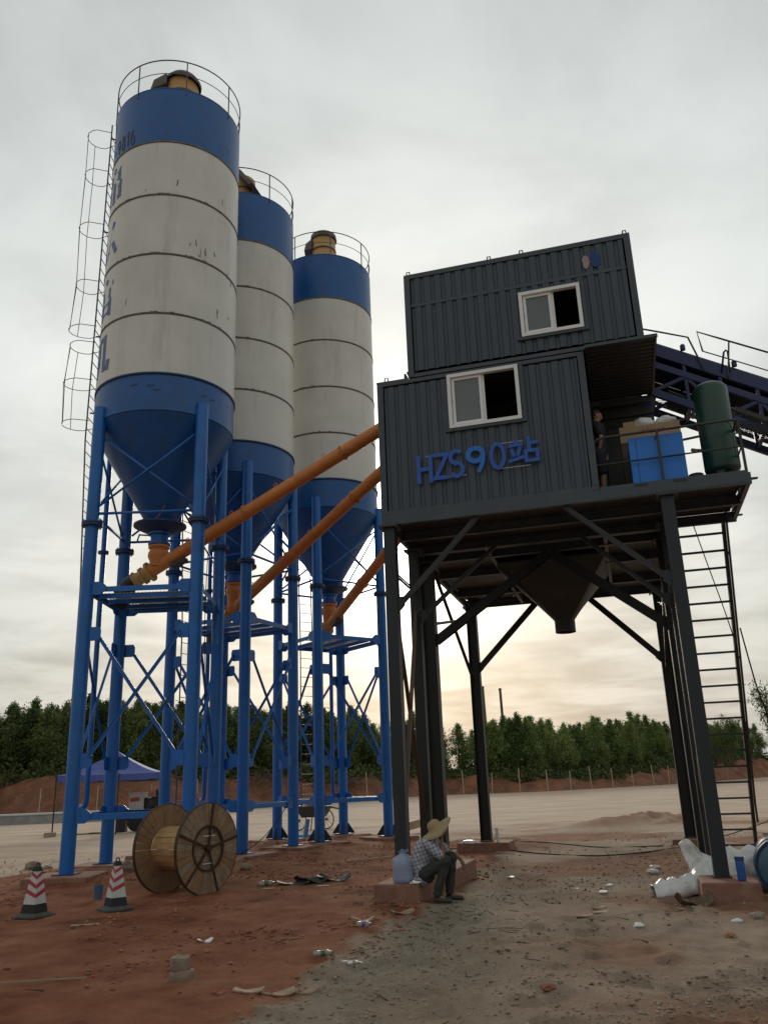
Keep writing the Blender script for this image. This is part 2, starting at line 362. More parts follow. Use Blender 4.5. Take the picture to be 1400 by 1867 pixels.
def make_ground():
    az = np.concatenate([np.linspace(-180, -42, 40, endpoint=False), np.linspace(-42, 42, 420, endpoint=False), np.linspace(42, 180, 40, endpoint=False)])
    azr = np.radians(az); rr = [0.0, 1.0, 1.8, 2.6]
    r = 3.2
    while r < 130: rr.append(r); r *= 1.0078
    while r < 3500: rr.append(r); r *= 1.10
    rr = np.array(rr); na, nr = len(azr), len(rr)
    AA, RR = np.meshgrid(azr, rr)
    x = (np.sin(AA)*RR).ravel(); y = (np.cos(AA)*RR).ravel()
    z = gheight(x, y)
    me = bpy.data.meshes.new('ground')
    idx = np.arange(nr*na).reshape(nr, na)
    q = np.stack([idx[:-1], np.roll(idx, -1, 1)[:-1], np.roll(idx, -1, 1)[1:], idx[1:]], -1).reshape(-1, 4)[:, ::-1]
    me.vertices.add(nr*na); me.vertices.foreach_set('co', np.stack([x, y, z], -1).ravel())
    me.loops.add(len(q)*4); me.loops.foreach_set('vertex_index', q.ravel())
    me.polygons.add(len(q)); me.polygons.foreach_set('loop_start', np.arange(0, len(q)*4, 4)); me.polygons.foreach_set('loop_total', np.full(len(q), 4))
    me.polygons.foreach_set('use_smooth', np.ones(len(q), bool)); me.update(); me.validate()
    sd = sdpoly(x, y, REDPOLY)+(fbm(x*0.8, y*0.8, 4, 5)-0.5)*1.3+(fbm(x*4, y*4, 3, 6)-0.5)*0.35
    red = sstep(-0.12, 0.16, sd)
    red = np.maximum(red, 0.70*sstep(0.44, 0.66, fbm(x*0.45+3, y*0.6, 4, 44))*sstep(0.5, 3, x)*(1-sstep(26, 40, y)))
    rr_ = np.hypot(x, y)
    pad = sstep(17.5, 33, y+(fbm(x*0.45, y*0.35, 4, 8)-0.5)*22 + np.where(x < -5, 7.0, 0))*(1-red)
    for (hx, hy, hr) in ((9.0, 31.5, 2.2), (7.2, 30.2, 1.6), (7.1, 22.2, 1.3), (2.6, 23.5, 1.8), (4.4, 27.5, 1.5)):
        pad = pad*(1-.8*np.exp(-(np.hypot(x-hx, (y-hy)*.7)/hr)**2*(.6+.8*fbm(x*1.5, y*1.5, 3, 33))))
    # pale damp mortar wash along the edge of the lane
    wash = np.exp(-((sd+0.75)/0.55)**2)*(1-sstep(15, 19, y))*sstep(0.35, 0.6, fbm(x*1.1, y*1.1, 3, 51))
    wash = np.maximum(wash, np.exp(-((sd+0.6)/0.45)**2)*0.8*(1-sstep(15, 19, y)))
    ca = me.color_attributes.new('zone', 'FLOAT_COLOR', 'POINT')
    ca.data.foreach_set('color', np.stack([red, pad, wash, np.ones_like(red)], -1).ravel())
    o = bpy.data.objects.new('ground', me); COL.objects.link(o); tag(o, kind='structure')
    m = bpy.data.materials.new('ground'); m.use_nodes = True; t = m.node_tree; b = t.nodes['Principled BSDF']; me.materials.append(m)
    def NN(ty): return t.nodes.new(ty)
    tcn = NN('ShaderNodeTexCoord'); at = NN('ShaderNodeAttribute'); at.attribute_name = 'zone'
    sx = NN('ShaderNodeSeparateColor'); t.links.new(at.outputs['Color'], sx.inputs[0])
    def noi(s, d=6, r_=0.6, vecscale=None):
        n = NN('ShaderNodeTexNoise'); n.inputs['Scale'].default_value = s; n.inputs['Detail'].default_value = d; n.inputs['Roughness'].default_value = r_
        if vecscale:
            mp = NN('ShaderNodeMapping'); mp.inputs['Scale'].default_value = vecscale; t.links.new(tcn.outputs['Object'], mp.inputs[0]); t.links.new(mp.outputs[0], n.inputs['Vector'])
        else: t.links.new(tcn.outputs['Object'], n.inputs['Vector'])
        return n.outputs[0]
    def rampc(f, stops):
        c = NN('ShaderNodeValToRGB'); e = c.color_ramp.elements
        e[0].position, e[0].color = stops[0][0], (*stops[0][1], 1); e[1].position, e[1].color = stops[-1][0], (*stops[-1][1], 1)
        for p, col in stops[1:-1]: q_ = e.new(p); q_.color = (*col, 1)
        t.links.new(f, c.inputs[0]); return c.outputs[0]
    def mix(f, a, b_):
        n = NN('ShaderNodeMix'); n.data_type = 'RGBA'
        if isinstance(f, float): n.inputs[0].default_value = f
        else: t.links.new(f, n.inputs[0])
        t.links.new(a, n.inputs[6]); t.links.new(b_, n.inputs[7]); return n.outputs[2]
    cred = rampc(noi(1.3, 10, 0.66), [(0.30, (0.150, 0.052, 0.024)), (0.44, (0.30, 0.108, 0.052)), (0.58, (0.38, 0.155, 0.080)), (0.72, (0.42, 0.215, 0.13))])
    croad = rampc(noi(0.7, 11, 0.72), [(0.30, (0.25, 0.180, 0.125)), (0.42, (0.38, 0.285, 0.205)), (0.56, (0.46, 0.350, 0.258)), (0.72, (0.52, 0.41, 0.31))])
    cpad = rampc(noi(0.25, 9, 0.6, (1, 2.2, 1)), [(0.30, (0.34, 0.255, 0.19)), (0.5, (0.47, 0.355, 0.27)), (0.70, (0.54, 0.435, 0.335))])
    cwash = rampc(noi(2.5, 8, 0.65), [(0.3, (0.27, 0.225, 0.172)), (0.7, (0.41, 0.35, 0.275))])
    c = mix(sx.outputs[1], croad, cpad); 
    c = mix(sx.outputs[2], c, cwash); c = mix(sx.outputs[0], c, cred)
    # dark crumbs and small clods
    sp1 = NN('ShaderNodeMapRange'); sp1.inputs[1].default_value = 0.60; sp1.inputs[2].default_value = 0.70; t.links.new(noi(14, 4, 0.7), sp1.inputs[0])
    sp1.inputs[4].default_value = 0.22
    drk = NN('ShaderNodeRGB'); drk.outputs[0].default_value = (0.10, 0.065, 0.045, 1)
    c = mix(sp1.outputs[0], c, drk.outputs[0])
    t.links.new(c, b.inputs['Base Color']); b.inputs['Roughness'].default_value = 0.95; b.inputs['Specular IOR Level'].default_value = 0.15
    add = NN('ShaderNodeMath'); add.operation = 'MULTIPLY_ADD'; t.links.new(noi(6, 9, 0.7), add.inputs[0]); add.inputs[1].default_value = 1.0; t.links.new(noi(45, 4, 0.6), add.inputs[2])
    bp = NN('ShaderNodeBump'); bp.inputs['Strength'].default_value = 1.0; bp.inputs['Distance'].default_value = 0.07
    pm = NN('ShaderNodeMath'); pm.operation = 'MULTIPLY_ADD'; t.links.new(sx.outputs[1], pm.inputs[0]); pm.inputs[1].default_value = -0.85; pm.inputs[2].default_value = 1.0; t.links.new(pm.outputs[0], bp.inputs['Strength'])
    t.links.new(add.outputs[0], bp.inputs['Height']); t.links.new(bp.outputs[0], b.inputs['Normal'])
make_ground()

# ------------------------------------------------------------------ far earth bank beyond the pad
EDGE = np.array([(-160, 60), (-75, 74), (-48, 79), (-35.7, 80.2), (-30.2, 78.7), (-20.8, 80.1), (-14.3, 85.9), (-6.6, 89.8), (-1.1, 93.5), (6.9, 100.6), (17.4, 99.8), (37.4, 117.9), (68.5, 161.9), (110, 215), (200, 300)], float)
seg = np.hypot(*np.diff(EDGE, axis=0).T); cum = np.concatenate([[0], np.cumsum(seg)])
def edge_pt(s):
    x = np.interp(s, cum, EDGE[:, 0]); y = np.interp(s, cum, EDGE[:, 1]); return x, y
def bank_top(x): return np.interp(x, [-160, -38, -25, -12, -3, 4, 12, 22, 38, 60, 80, 200], [2.6, 2.8, 2.7, 2.4, 2.2, 2.0, 1.8, 1.5, 1.6, 2.6, 3.0, 3.6])
def make_bank():
    ss = np.arange(60, cum[-1]-40, 0.55); tt = np.concatenate([np.linspace(-0.6, 7, 30), np.array([8.5, 10, 13, 18, 30, 60, 150, 600])])
    x0, y0 = edge_pt(ss); xn, yn = edge_pt(ss+4); xp, yp = edge_pt(ss-4)
    dx, dy = xn-xp, yn-yp; ln = np.hypot(dx, dy); nx, ny = -dy/ln, dx/ln
    TT, SS = np.meshgrid(tt, ss)
    X = x0[:, None]+nx[:, None]*TT; Y = y0[:, None]+ny[:, None]*TT
    h = bank_top(X)
    wob = (fbm(X*0.35, Y*0.35, 4, 61)-0.5)*1.6
    prof = sstep(0.0, 3.2, TT+wob*0.8)
    Zz = G0-0.06+prof*(h+wob*0.9)+(fbm(X*1.1, Y*1.1, 3, 62)-0.5)*0.5*np.clip(TT/2, 0, 1)
    Zz += 1.3*np.exp(-((TT-5.5)/2.0)**2)*np.maximum(0, fbm(X*0.16, Y*0.16, 3, 63)-0.48)*4
    na, nr = X.shape
    me = bpy.data.meshes.new('earth_bank'); idx = np.arange(na*nr).reshape(na, nr)
    q = np.stack([idx[:-1, :-1], idx[1:, :-1], idx[1:, 1:], idx[:-1, 1:]], -1).reshape(-1, 4)
    me.from_pydata(np.stack([X, Y, Zz], -1).reshape(-1, 3).tolist(), [], q.tolist())
    me.polygons.foreach_set('use_smooth', [True]*len(q))
    o = bpy.data.objects.new('earth_bank', me); COL.objects.link(o); tag(o, kind='structure')
    m = mat('bank_soil', (0.225, 0.095, 0.050), 0.95, var=0.45, scale=0.7, bump=1.0, bscale=2.5, dirt=(0.07, 0.05, 0.035), dirt_amt=0.75, dirt_scale=0.9)
    me.materials.append(m); m.node_tree.nodes['Bump'].inputs['Distance'].default_value = 0.4
    return ss, X, Y, Zz, tt
bank = make_bank()
def bank_z(x, y):
    ss, X, Y, Zz, tt = bank
    d = (X-x)**2+(Y-y)**2; i = np.unravel_index(np.argmin(d), d.shape); return float(Zz[i])
def bank_pt(s, t):
    x0, y0 = edge_pt(s); xn, yn = edge_pt(s+4); xp, yp = edge_pt(s-4); dx, dy = xn-xp, yn-yp; l = math.hypot(dx, dy)
    return float(x0-dy/l*t), float(y0+dx/l*t)

# ------------------------------------------------------------------ vegetation
def leafmat(name, c1, c2):
    m = bpy.data.materials.new(name); m.use_nodes = True; t = m.node_tree; b = t.nodes['Principled BSDF']
    tcn = t.nodes.new('ShaderNodeTexCoord'); no = t.nodes.new('ShaderNodeTexNoise'); no.inputs['Scale'].default_value = 0.9; no.inputs['Detail'].default_value = 3
    t.links.new(tcn.outputs['Object'], no.inputs['Vector'])
    oi = t.nodes.new('ShaderNodeObjectInfo'); mr = t.nodes.new('ShaderNodeMath'); mr.operation = 'ADD'; t.links.new(no.outputs[0], mr.inputs[0])
    m2 = t.nodes.new('ShaderNodeMath'); m2.operation = 'MULTIPLY_ADD'; t.links.new(oi.outputs['Random'], m2.inputs[0]); m2.inputs[1].default_value = 0.5; m2.inputs[2].default_value = -0.25
    t.links.new(m2.outputs[0], mr.inputs[1])
    cr = t.nodes.new('ShaderNodeValToRGB'); cr.color_ramp.elements[0].position = 0.3; cr.color_ramp.elements[1].position = 0.72
    cr.color_ramp.elements[0].color = (*c1, 1); cr.color_ramp.elements[1].color = (*c2, 1)
    t.links.new(mr.outputs[0], cr.inputs[0]); t.links.new(cr.outputs[0], b.inputs['Base Color'])
    b.inputs['Roughness'].default_value = 0.75; b.inputs['Specular IOR Level'].default_value = 0.25
    tr = t.nodes.new('ShaderNodeBsdfTranslucent'); t.links.new(cr.outputs[0], tr.inputs[0])
    ms = t.nodes.new('ShaderNodeMixShader'); ms.inputs[0].default_value = 0.22
    t.links.new(b.outputs[0], ms.inputs[1]); t.links.new(tr.outputs[0], ms.inputs[2]); t.links.new(ms.outputs[0], t.nodes['Material Output'].inputs[0])
    return m
LEAF = leafmat('leaf_dark', (0.055, 0.088, 0.030), (0.165, 0.215, 0.070))
LEAFR = leafmat('leaf_green', (0.085, 0.135, 0.042), (0.25, 0.32, 0.10))
BUSH = leafmat('bush_leaf', (0.045, 0.070, 0.025), (0.13, 0.16, 0.055))
BARK = mat('bark', (0.12, 0.09, 0.06), 0.9)
def leaves_mesh(name, pts, size, material, flat=0.0, aspect=0.45):
    n = len(pts); P = np.asarray(pts)
    d = RNG.normal(size=(n, 3)); d[:, 2] -= flat; d /= np.linalg.norm(d, axis=1)[:, None]
    e = RNG.normal(size=(n, 3)); e -= d*(d*e).sum(1)[:, None]; e /= np.linalg.norm(e, axis=1)[:, None]
    s = size*(0.5+RNG.random(n))[:, None]
    v = np.stack([P-d*s*0.5, P+e*s*aspect*0.5, P+d*s*0.5, P-e*s*aspect*0.5], 1).reshape(-1, 3)
    me = bpy.data.meshes.new(name); q = np.arange(n*4).reshape(n, 4)
    me.vertices.add(n*4); me.vertices.foreach_set('co', v.ravel()); me.loops.add(n*4); me.loops.foreach_set('vertex_index', q.ravel())
    me.polygons.add(n); me.polygons.foreach_set('loop_start', np.arange(0, n*4, 4)); me.polygons.foreach_set('loop_total', np.full(n, 4)); me.update()
    me.materials.append(material); return me
def tree_proto(h, w, nleaf, material, seed, bare=0.12, size=0.34, lean=0.0):
    rng = np.random.default_rng(seed); mb = MB(); tips = []
    base = V((0, 0, 0)); top = V((lean*h, 0, h*0.97))
    mb.path([base, base.lerp(top, 0.4)+V((rng.normal()*0.1, rng.normal()*0.1, 0)), base.lerp(top, 0.75), top], [0.10, 0.075, 0.045, 0.01], 6)
    nb = 34
    for i in range(nb):
        t = bare+(0.97-bare)*(i+rng.random()*0.6)/nb; p = base.lerp(top, t)
        a = rng.random()*2*PI; prof = math.sin(min(1, (t-bare)/0.35+0.25)*PI/2)*(1-t**1.7)**0.95
        ln = w*prof*(0.55+0.75*rng.random()); up = 0.35+0.7*rng.random()+0.5*t
        q = p+V((math.cos(a)*ln, math.sin(a)*ln, ln*up))
        mid = p.lerp(q, 0.5)+V((0, 0, -0.05)); mb.path([p, mid, q], [0.03, 0.02, 0.006], 4)
        tips += [(mid, ln*0.45+0.18), (q, ln*0.36+0.16), (p.lerp(q, 0.75), ln*0.4+0.16)]
    for k in range(3): tips.append((top-V((0, 0, 0.25*k)), 0.2+0.1*k))
    w_ = np.array([s**1.6 for _, s in tips]); w_ /= w_.sum()
    ci = rng.choice(len(tips), nleaf, p=w_)
    C_ = np.array([tuple(tips[i][0]) for i in ci]); S_ = np.array([tips[i][1] for i in ci])
    off = rng.normal(size=(nleaf, 3)); off[:, 2] *= 1.15
    P = C_+off*S_[:, None]*0.52
    P[:, 2] = np.maximum(P[:, 2], 0.25)
    return mb, leaves_mesh('crown', P, size, material, 0.6)
def make_tree(name, proto, mat_bark=BARK):
    mb, cm = proto
    root = thing(name, (0, 0, 0), None, None); t_ = mb.build('trunk', mat_bark, root)
    c_ = bpy.data.objects.new('crown', cm); COL.objects.link(c_); c_.parent = root
    return root, t_, c_
def plant(pr, loc, s, rz, label, cat, group, name):
    r = bpy.data.objects.new(name, None); COL.objects.link(r); r.empty_display_size = 0.3
    r.location = loc; r.rotation_euler = (0, 0, rz); r.scale = (s[0], s[0], s[1]); tag(r, label, cat, group)
    for me, nm in ((pr[0], 'trunk'), (pr[1], 'crown')):
        c = bpy.data.objects.new(nm, me); COL.objects.link(c); c.parent = r
    return r
protosL = []
for i in range(5):
    mb, cm = tree_proto(8.0, 1.65, 9000, LEAF, 100+i, size=0.22); root, t_, c_ = make_tree('tmp', (mb, cm)); protosL.append((t_.data, c_.data))
    for o in (t_, c_, root): bpy.data.objects.remove(o)
protosR = []
for i in range(5):
    mb, cm = tree_proto(7.0, 1.25, 7000, LEAFR, 200+i, bare=0.03, size=0.19); root, t_, c_ = make_tree('tmp', (mb, cm)); protosR.append((t_.data, c_.data))
    for o in (t_, c_, root): bpy.data.objects.remove(o)
rnd = random.Random(5)
for row, (t0, sp_) in enumerate(((5.8, 1.75), (8.8, 1.9), (12.5, 2.2))):
    s = cum[2]-6 + row*0.9
    while s < cum[12]+14:
        x, y = bank_pt(s+rnd.uniform(-.5, .5), t0+rnd.uniform(-1, 1))
        azm = math.degrees(math.atan2(x, y))
        left = x < -3
        if left: hh = np.interp(x, [-45, -30, -20, -8, -3], [7.3, 7.9, 7.5, 7.2, 6.9])
        else: hh = np.interp(x, [-3, 8, 20, 40, 70], [6.7, 6.7, 7.2, 7.2, 7.4])
        hh *= rnd.uniform(0.88, 1.12)
        if azm > -29 and azm < 31:
            pr = rnd.choice(protosL if left else protosR); h0 = 8.0 if left else 7.0
            rowname = ('front', 'middle', 'rear')[row]
            wh = 'left of the blue tent' if azm < -21.6 else 'behind the tent' if azm < -15.5 else 'between the nearest and middle silo legs' if azm < -9 else 'behind the farthest silo legs'
            wr = 'behind the left grey legs' if azm < 3.5 else 'behind the rear left grey leg' if azm < 8 else 'below the hopper' if azm < 12 else 'right of the hopper' if azm < 17.5 else 'behind the right grey legs' if azm < 22 else 'beyond the stair ladder'
            if left: lab, grp = f'dark loose tree in the {rowname} bank row, {wh}', f'dark trees in the {rowname} row, {wh}'
            else: lab, grp = f'slender green tree in the {rowname} plantation row, {wr}', f'green trees in the {rowname} row, {wr}'
            wsc = rnd.uniform(0.85, 1.2)*(1.05 if left else 1.15)
            plant(pr, (x, y, bank_z(x, y)-0.15), (wsc, hh/h0), rnd.uniform(0, 6.28), lab, 'tree', grp, 'plantation_tree')
        s += sp_*rnd.uniform(0.85, 1.15)
# undergrowth on the bank edge (nobody could count it)
def undergrowth():
    pts = []
    for s in np.arange(cum[2]-8, cum[12]+16, 0.5):
        x, y = bank_pt(s, 4.5); dens = fbm(np.array([s*0.12]), np.array([3.3]), 3, 71)[0]
        azm = math.degrees(math.atan2(x, y)); low = -7 < azm < 14
        hgt = (1.3 if low else 1.7)*(0.5+dens)
        t0 = (2.7 if low else 3.2)+ (0.5-dens)*2.5
        for k in range(int(26)):
            t_ = rnd.uniform(t0, t0+5.5); xx, yy = bank_pt(s+rnd.uniform(-.4, .4), t_)
            pts.append((xx, yy, bank_z(xx, yy), hgt*rnd.uniform(.3, 1)))
    P = []
    for (x, y, z, h) in pts:
        n = 9; o = RNG.normal(size=(n, 3))*[0.35, 0.35, 0.30]; o[:, 2] = np.abs(o[:, 2])*h*1.4+0.03
        P.append(np.array([x, y, z])+o)
    me = leaves_mesh('undergrowth', np.concatenate(P), 0.36, BUSH, 0.2, 0.6)
    o = bpy.data.objects.new('undergrowth', me); COL.objects.link(o); tag(o, 'low dark green scrub spilling over the top of the red earth bank', 'scrub', kind='stuff')
undergrowth()
# brushwood heaps of grubbed roots on the bank
for (s_, t_, lab) in ((cum[6]+2, 2.6, 'brown tangled heap of roots and brushwood on the bank behind the middle silo'), (cum[7]+2.6, 2.4, 'heap of dry branches on the bank behind the rear silo legs')):
    x, y = bank_pt(s_, t_); mb = MB(); z0 = bank_z(x, y)
    for k in range(260):
        c = V((x+rnd.gauss(0, 2.2), y+rnd.gauss(0, .9), z0+abs(rnd.gauss(0, .55))-0.1)); d = V((rnd.gauss(0, 1), rnd.gauss(0, .6), rnd.gauss(0, .4))).normalized()*rnd.uniform(.3, .9)
        mb.tube(c-d, c+d, rnd.uniform(.015, .05), 0.008, 4)
    o = mb.build('brushwood_heap', mat('dry_roots', (0.15, 0.10, 0.07), 0.9, var=.4)); tag(o, lab, 'brushwood', kind='stuff')
# pale boulder-like clump of earth seen beside the grey legs
x, y = bank_pt(cum[8]+4.0, 3.2); mb = MB(); z0 = bank_z(x, y)
def rock(mb, c, r, seed, sq=(1, 1, .7), n=2):
    import bmesh
    bm = bmesh.new(); bmesh.ops.create_icosphere(bm, subdivisions=n, radius=1)
    for v in bm.verts:
        k = 1+0.38*mnoise.noise(v.co*1.3+V((seed*3.1, seed, 0)))+0.15*mnoise.noise(v.co*3.5+V((seed, 0, 0)))
        v.co = V((v.co.x*sq[0], v.co.y*sq[1], v.co.z*sq[2]))*k*r
    vs = [V(c)+v.co for v in bm.verts]; fs = [tuple(v.index for v in f.verts) for f in bm.faces]; bm.free()
    mb.add(vs, fs); return mb
rock(mb, (x, y, z0+0.3), 1.1, 3, (1.1, .8, .9), 3)
tag(mb.build('boulder', mat('pale_boulder', (0.34, 0.24, 0.17), 0.95, var=.35, scale=3, bump=.8, bscale=6), smooth=True), 'pale boulder on top of the bank, seen between the grey tower legs', 'boulder')

# bamboo clump far right
def bamboo(loc, h, n, seed, label):
    rng = np.random.default_rng(seed); root = thing('bamboo_clump', loc, label, 'bamboo'); mb = MB(); P = []
    for k in range(n):
        a = rng.random()*2*PI; r = rng.random()*1.6; hh = h*(0.7+0.35*rng.random()); b = V(loc)+V((math.cos(a)*r, math.sin(a)*r, 0))
        lean = V((math.cos(a), math.sin(a)*0.5, 0))*(0.10+0.22*rng.random())*hh; pts = []
        for i in range(9):
            t = i/8; pts.append(b+V((0, 0, hh*t*(1-0.08*t)))+lean*t**2.3)
        mb.path(pts, [0.05*(1-0.8*i/8)+.006 for i in range(9)], 4)
        for i in range(150):
            t = 0.25+0.75*rng.random(); j = min(7, int(t*8)); p = pts[j].lerp(pts[j+1], t*8-j)
            P.append(np.array(p)+rng.normal(size=3)*[.42, .42, .38]*(1.15-0.5*t))
    mb.build('stalk', BARK, root)
    loc_ = np.array(loc); me = leaves_mesh('foliage', np.array(P)-loc_, 0.42, LEAF, 0.7, 0.3); o = bpy.data.objects.new('foliage', me); COL.objects.link(o); o.parent = root
bamboo((57.5, 129, 2.6), 12.2, 26, 5, 'tall arching bamboo clump at the far right edge beyond the stair ladder')
bamboo((66, 140, 2.6), 13.5, 24, 6, 'second tall bamboo clump, outermost at the right edge')
bamboo((49.5, 131, 2.4), 7.5, 20, 8, 'lower rounded bamboo clump just left of the tall arching one')
# two thin chimneys
for k, (x, y, lab) in enumerate(((21.8, 200, 'left one of two thin dark chimneys rising above the plantation'), (26.2, 203, 'right one of two thin dark chimneys rising above the plantation'))):
    mb = MB(); mb.tube((x, y, 0), (x-0.25, y, 21.6-0.3*k), 0.40, 0.30, 12); mb.tube((x-0.25, y, 21.6-.3*k), (x-0.25, y, 22.0-.3*k), 0.36, 0.36, 12)
    tag(mb.build('chimney', CHIM, smooth=False), lab, 'chimney', 'thin chimneys behind the trees')
# boundary stakes
ST = [(-35.9, 77.9), (-31.5, 78.7), (-26.5, 79.1), (-22.5, 82.1), (-18.8, 84.6), (-14.7, 85.2), (-10.4, 87.4), (-6.3, 89.4), (-2.8, 92.0), (0.7, 94.6), (4.4, 97.8), (7.8, 99.6), (11.0, 99.8), (14.1, 99.6), (17.2, 99.4), (20.3, 102.0), (23.3, 104.8), (26.5, 107.5), (29.8, 110.5), (33.2, 113.5), (36.0, 116.1), (39.0, 119.5), (42.9, 125), (51.6, 137), (59.2, 148), (68.1, 160.4)]
mb = MB(); mb.box((0, 0, 1.15), (0.085, 0.085, 2.5)); stake0 = None
near_names = {0: 'pale wooden stake at the far left edge of the pad, left of the blue tent', 1: 'pale stake behind the left pole of the blue tent', 2: 'pale stake behind the left half of the blue tent'}
for i, (x, y) in enumerate(ST):
    if stake0 is None: stake0 = mb.build('stake', STAKE); o = stake0
    else: o = stake0.copy(); COL.objects.link(o)
    o.location = (x, y-0.2, G0); o.rotation_euler = (rnd.uniform(-.03, .03), rnd.uniform(-.03, .03), rnd.uniform(0, 1)); o.scale = (1, 1, rnd.uniform(.9, 1.12))
    reg = 'behind the silo legs' if x < 0 else ('between the grey tower legs' if x < 42 else 'beyond the stair ladder')
    tag(o, near_names.get(i, f'pale stake along the foot of the red bank, {reg}'), 'stake', 'boundary stakes along the bank '+ ('' if i in near_names else reg))
    if i in near_names: o['group'] = 'boundary stakes along the bank'

# ------------------------------------------------------------------ glyph strokes
def mitre(pts, w, closed=False):
    P = [V((p[0], p[1], 0)) for p in pts]; n = len(P); lft, rgt = [], []
    for i in range(n):
        if closed: d0 = (P[i]-P[i-1]).normalized(); d1 = (P[(i+1) % n]-P[i]).normalized()
        else:
            d1 = (P[min(i+1, n-1)]-P[i]) if i < n-1 else (P[i]-P[i-1]); d0 = (P[i]-P[i-1]) if i > 0 else d1
            d0 = d0.normalized(); d1 = d1.normalized()
        m = (d0+d1); m = m.normalized() if m.length > 1e-4 else d1
        nn = V((-m.y, m.x, 0)); k = 1/max(0.5, m.dot(d1)); lft.append(P[i]+nn*w/2*k); rgt.append(P[i]-nn*w/2*k)
    return lft, rgt
def stroke(mb, pts, w, place, d0, d1, closed=False, mi=0):
    """place(x, y, depth) -> 3D; ribbon with thickness between depths d0 (back) and d1 (front)"""
    l, r = mitre(pts, w, closed); n = len(l)
    for i in range(n if closed else n-1):
        j = (i+1) % n
        q = [l[i], r[i], r[j], l[j]]
        mb.hexa([place(p.x, p.y, d0) for p in q]+[place(p.x, p.y, d1) for p in q], mi)
def arc(cx, cy, rx, ry, a0, a1, n=14):
    return [(cx+rx*math.cos(R(a0+(a1-a0)*i/n)), cy+ry*math.sin(R(a0+(a1-a0)*i/n))) for i in range(n+1)]
GL = {
 'H': [[(.1, 0), (.1, 1)], [(.9, 0), (.9, 1)], [(.1, .5), (.9, .5)]],
 'Z': [[(.05, .92), (.9, .92), (.12, .08), (.98, .08)]],
 'S': [arc(.5, .73, .36, .21, 35, 180, 8)+arc(.5, .73, .36, .21, 180, 270, 5)[1:]+arc(.5, .29, .38, .23, 90, -90, 10)+arc(.5, .29, .38, .23, -90, -150, 4)[1:]],
 '9': [arc(.5, .68, .36, .24, 0, 360, 20)[:-1], [(.86, .68), (.86, .45), (.74, .22), (.6, .02)]],
 '0': [arc(.5, .5, .34, .42, 0, 360, 22)[:-1]],
 '8': [arc(.5, .73, .27, .2, 0, 360, 14)[:-1], arc(.5, .27, .33, .23, 0, 360, 14)[:-1]],
 '1': [[(.25, .8), (.55, .95), (.55, .03)]],
 '6': [arc(.5, .3, .33, .26, 0, 360, 16)[:-1], [(.18, .35), (.25, .7), (.55, .95)]],
 '-': [[(.1, .45), (.9, .45)]],
 '2': [arc(.5, .7, .33, .25, 170, -30, 10)+[(.12, .06), (.9, .06)]],
}
CLOSED = {('9', 0), ('0', 0), ('8', 0), ('8', 1), ('6', 0)}
def box_strokes(x0, y0, x1, y1): return [(x0, y0), (x0, y1), (x1, y1), (x1, y0)]
ZHAN = [([(.24, 1.0), (.30, .86)], 0), ([(.02, .78), (.50, .80)], 0), ([(.12, .66), (.19, .34)], 0), ([(.40, .70), (.31, .36)], 0), ([(.0, .17), (.52, .30)], 0),
        ([(.70, 1.06), (.70, .50)], 0), ([(.70, .80), (1.0, .82)], 0), (box_strokes(.58, .12, .95, .50), 1)]

